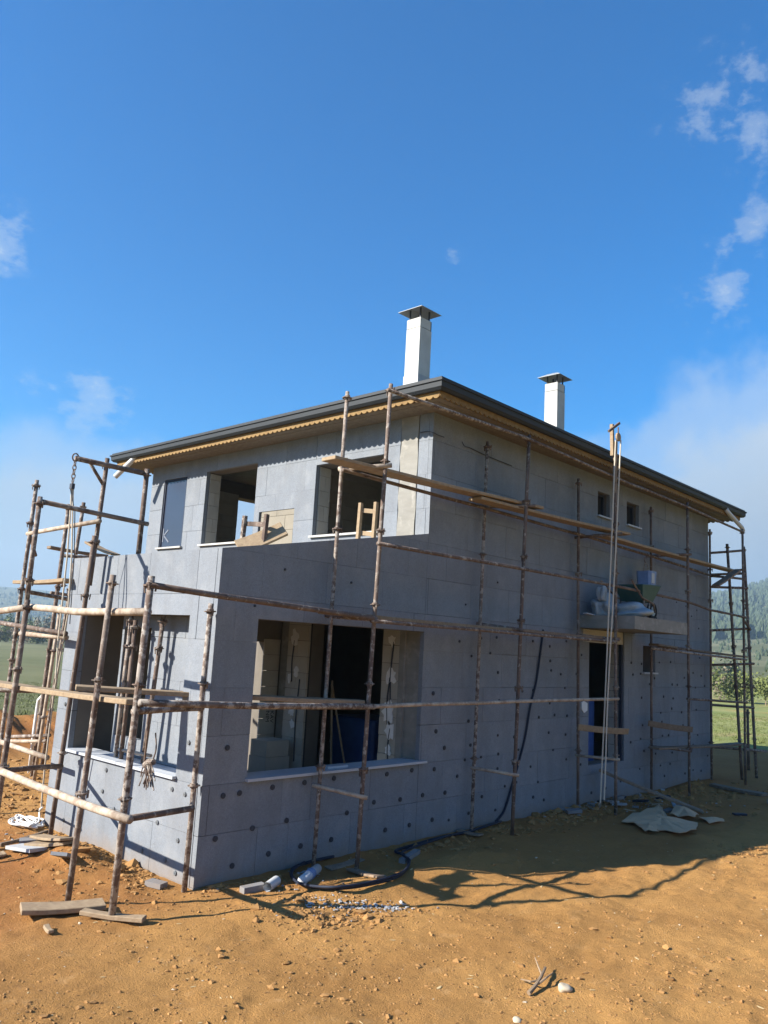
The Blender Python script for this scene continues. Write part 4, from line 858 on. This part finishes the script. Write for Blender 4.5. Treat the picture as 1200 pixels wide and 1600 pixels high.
for (u, v, su, sv, n) in ((545,1424,45,4,170), (510,1432,40,8,40), (620,1424,10,3,40), (60,1325,35,8,50), (940,1258,45,8,110), (860,1275,40,8,40), (480,1366,14,6,30), (440,1384,40,6,25), (1000,1255,60,8,50), (1060,1268,50,8,40)):
    for _ in range(n): W2.append(PZ((r.normal(u, su), r.normal(v, sv))))
W2 = np.array(W2); W2 = W2[~((W2[:, 0] > -.03) & (W2[:, 1] > -.06) & (W2[:, 1] < WB))]; W2[:, 2] = height(W2[:, 0], W2[:, 1])+.008
scatter('foam_crumbs', W2, np.exp(r.normal(math.log(.009), .5, len(W2))).clip(.003, .03), 'crumb', 'white and grey foam crumbs in the soil', 'debris', .5, 4)
W3 = pix_scatter(110, -60, 1260, 1300, 1640, 8); W3[:, 2] += .004; scatter('straw_bits', W3, np.exp(r.normal(math.log(.006), .4, len(W3))).clip(.003, .014), 'straw', 'bits of straw and splinters on the soil', 'straw', .2, 5, 3.)
# bigger rubble beside the door, each piece its own thing
rr = random.Random(12)
names = ['foam_rubble']
spots = [(905,1255,.18,'left end of the door rubble'), (930,1248,.14,'left of the hanging ropes'), (955,1246,.16,'right of the hanging ropes'), (885,1268,.2,'lowest by the third scaffold foot'), (985,1240,.12,'under the ramp plank'), (868,1262,.13,'against the wall left of the third inner pole')]
for u, v, s, t in spots:
    a = gz((u, v), .04); an = rr.uniform(0, 3); b = a+np.array([math.cos(an)*s*1.4, -abs(math.sin(an))*s, rr.uniform(-.02, .03)]); a[1] = min(a[1], -.2); b[1] = min(b[1], -.2)
    tag(MB().bar(a, b, s*.7, .05).build('foam_rubble', 'eps'), 'broken grey foam piece '+t, 'rubble')
rr = random.Random(77)
for k in range(34):     # splinters and chips heaped round the door, too alike to tell apart
    u, v = rr.gauss(985, 75), rr.gauss(1254, 9)
    a = gz((u, v), .03); a[1] = min(a[1], -.12); an = rr.uniform(0, 6.28); ln = rr.uniform(.06, .32); b = a+np.array([math.cos(an)*ln, math.sin(an)*ln, rr.uniform(-.01, .05)])
    if b[1] > -.1: b[1] = -.1-rr.uniform(0, .1)
    b[2] = max(b[2], H(b[0], b[1])+.015); wood_ = k % 2 == 0
    o = MB().bar(a, b, rr.uniform(.02, .07) if wood_ else rr.uniform(.05, .12), .018 if wood_ else .03).build('wood_chip' if wood_ else 'foam_chip', rr.choice(('wood', 'oldwood')) if wood_ else rr.choice(('eps', 'crumb', 'hose')))
    tag(o, 'small wood splinter among the rubble round the doorway' if wood_ else 'small foam or plastic chip among the rubble round the doorway', 'splinter' if wood_ else 'chip', 'wood splinters round the doorway' if wood_ else 'foam chips round the doorway')
# ------------------------------------------------------------------ vegetation
def leafcloud(n, c, s, size, seed, drop=.0):
    r = np.random.default_rng(seed); k = 7; cl = r.normal(0, .52, (k, 3)); cl[:, 2] = np.abs(cl[:, 2])*.9-.25; V = []
    ci = r.integers(0, k, n); p = cl[ci]+r.normal(0, .26, (n, 3)); p = p*np.array(s)+np.array(c)
    a = r.normal(size=(n, 3)); a /= np.linalg.norm(a, axis=1)[:, None]; b = np.cross(a, r.normal(size=(n, 3))); b /= np.linalg.norm(b, axis=1)[:, None]; z = size*r.uniform(.6, 1.4, (n, 1))
    V = np.stack([p-a*z, p+b*z*.6, p+a*z, p-b*z*.6], 1).reshape(-1, 3); F = np.arange(n*4).reshape(n, 4).tolist(); return V, F
def shrub(name, label, cat, base, s, m, seed, n=1100, size=.11, group=None):
    b = np.array([base[0], base[1], H(base[0], base[1])]); t = thing(name, label, cat, tuple(b), group); c = b+np.array([0, 0, s[2]*.62])
    V, F = leafcloud(n, c, s, size, seed); V[:, 2] = np.maximum(V[:, 2], b[2]+.1); mesh('crown', V, F, m, t)
    rr = random.Random(seed); mb = MB(); mb.tube([b-[0, 0, .1], b+[.03, 0, s[2]*.35], b+[.0, .05, s[2]*.6]], [.09*s[2]/3, .07*s[2]/3, .04*s[2]/3], 7)
    for _ in range(5): e = c+np.array([rr.uniform(-.5, .5)*s[0], rr.uniform(-.5, .5)*s[1], rr.uniform(0, .4)*s[2]]); mb.tube([b+[0, 0, s[2]*.3], (b+e)/2+[0, 0, .2], e], [.05*s[2]/3, .035*s[2]/3, .012], 5)
    mb.build('trunk', 'bark', t)
def far(px, r_):     # a point r_ metres out in the direction of a pixel, on the terrain
    d = ray(px); d = d[:2]/np.linalg.norm(d[:2]); return CAM[0]+d[0]*r_, CAM[1]+d[1]*r_
shrub('bush', 'light green leafy bush behind the far right scaffold', 'bush', far((1158,1080), 92), (1.9, 1.9, 2.6), 'shrub', 2, 1700, .16); shrub('bush', 'greyish half-bare bush between the far house corner and the green bush', 'bush', far((1124,1075), 98), (1.4, 1.4, 2.5), 'dryleaf', 3, 900, .13)
shrub('bush', 'low green bush at the right picture edge', 'bush', far((1196,1080), 90), (1.2, 1.2, 1.6), 'shrub', 4, 900, .15)
shrub('bush', 'small dark bush on the meadow beyond the green bush', 'bush', far((1140,1040), 180), (2.6, 2.6, 2.8), 'fir', 5, 700, .3)
rr = random.Random(31); where = ['first', 'second', 'third', 'fourth', 'fifth', 'sixth', 'seventh', 'eighth', 'ninth', 'tenth', 'eleventh', 'twelfth']
for i in range(12):
    shrub('far_tree', where[i]+' grey-green tree from the left edge in the row across the left field', 'tree', far((-8+i*8.3+rr.uniform(-2, 2), 1010), rr.uniform(210, 300)), (rr.uniform(1.6, 2.6), rr.uniform(1.6, 2.6), rr.uniform(2.4, 4.5)), 'shrub' if i % 3 else 'dryleaf', 50+i, 420, .33, 'trees across the left field')
# woodland on the far slopes, one mass
def forest(name, label, az0, az1, r0, r1, n, seed, h0, h1, keep):
    r = np.random.default_rng(seed); V = []; F = []
    while n > 0:
        az = math.radians(r.uniform(az0, az1)); R_ = math.sqrt(r.uniform(r0*r0, r1*r1)); x, y = CAM[0]+R_*math.cos(az), CAM[1]+R_*math.sin(az)
        if not keep(x, y, R_, r): continue
        n -= 1; z = H(x, y)-1; h = r.uniform(h0, h1); k = len(V); m_ = 6; wdt = h*r.uniform(.20, .34)
        for q_, (zz, rad) in enumerate(((.08, 1.), (.42, .78), (.75, .42))):
            for j in range(m_): t = 2*math.pi*(j+.5*q_)/m_; rd = wdt*rad*r.uniform(.65, 1.25); V.append((x+math.cos(t)*rd, y+math.sin(t)*rd, z+h*zz*r.uniform(.9, 1.1)))
        V.append((x, y, z+h)); F += [(k+a*m_+j, k+a*m_+(j+1) % m_, k+a*m_+m_+(j+1) % m_, k+a*m_+m_+j) for a in range(2) for j in range(m_)]+[(k+2*m_+j, k+2*m_+(j+1) % m_, k+3*m_) for j in range(m_)]
    o = mesh(name, V, F, 'fir', org=np.zeros(3)); tag(o, label, 'forest', kind='stuff')
forest('forest', 'dark conifer woodland on the hazy right-hand hillside', 4, 32, 560, 1500, 5200, 3, 8, 17, lambda x, y, R_, r: fbm(x/90, y/90, 15, 3) > (.62-.30*sstep(560, 800, R_))*r.uniform(.7, 1.2))
forest('scrub', 'scattered scrub on the right-hand meadow slope', 4, 30, 190, 620, 420, 4, 1.5, 4.5, lambda x, y, R_, r: fbm(x/40, y/40, 25, 3) > .52)
forest('far_woodland', 'distant scrub and woodland strips on the left plain', 58, 84, 260, 1900, 2600, 5, 3, 8, lambda x, y, R_, r: fbm(x/110, y/60, 35, 3) > .52)
# grass tufts at the edge of the field
def tufts(n, fn, seed):
    r = np.random.default_rng(seed); V = []; F = []
    while n > 0:
        x, y = fn(r); n -= 1; z = H(x, y)
        for _ in range(7):
            a = r.uniform(0, 6.28); hgt = r.uniform(.04, .10); k = len(V); bx, by = x+r.normal(0, .06), y+r.normal(0, .06); w_ = .012
            V += [(bx-w_*math.sin(a), by+w_*math.cos(a), z-.01), (bx+w_*math.sin(a), by-w_*math.cos(a), z-.01), (bx+math.cos(a)*hgt*.5, by+math.sin(a)*hgt*.5, z+hgt)]; F.append((k, k+1, k+2))
    o = mesh('grass', V, F, 'shrub', org=np.zeros(3)); tag(o, 'short grass along the edge of the fields', 'grass', kind='stuff')
def gfn(r):
    if r.random() < .5: az = math.radians(r.uniform(14, 24)); R_ = r.uniform(31, 60)
    else: az = math.radians(r.uniform(60, 78)); R_ = r.uniform(21, 50)
    return CAM[0]+R_*math.cos(az), CAM[1]+R_*math.sin(az)
tufts(3500, gfn, 4)
# ------------------------------------------------------------------ haze
hz = MB().box((-2400, -2400, -40), (2400, 2400, 215)).build('haze', 'black'); hz.data.materials.clear(); tag(hz, kind='stuff')
hm = bpy.data.materials.new('haze_air'); hm.use_nodes = True; T = NT(hm.node_tree); T.n.clear()
ho = T('ShaderNodeOutputMaterial'); pv = T('ShaderNodeVolumePrincipled', {'Color': (.56, .79, 1., 1), 'Density': .0004, 'Anisotropy': .2}); T.l.new(pv.outputs[0], ho.inputs['Volume']); hz.data.materials.append(hm)
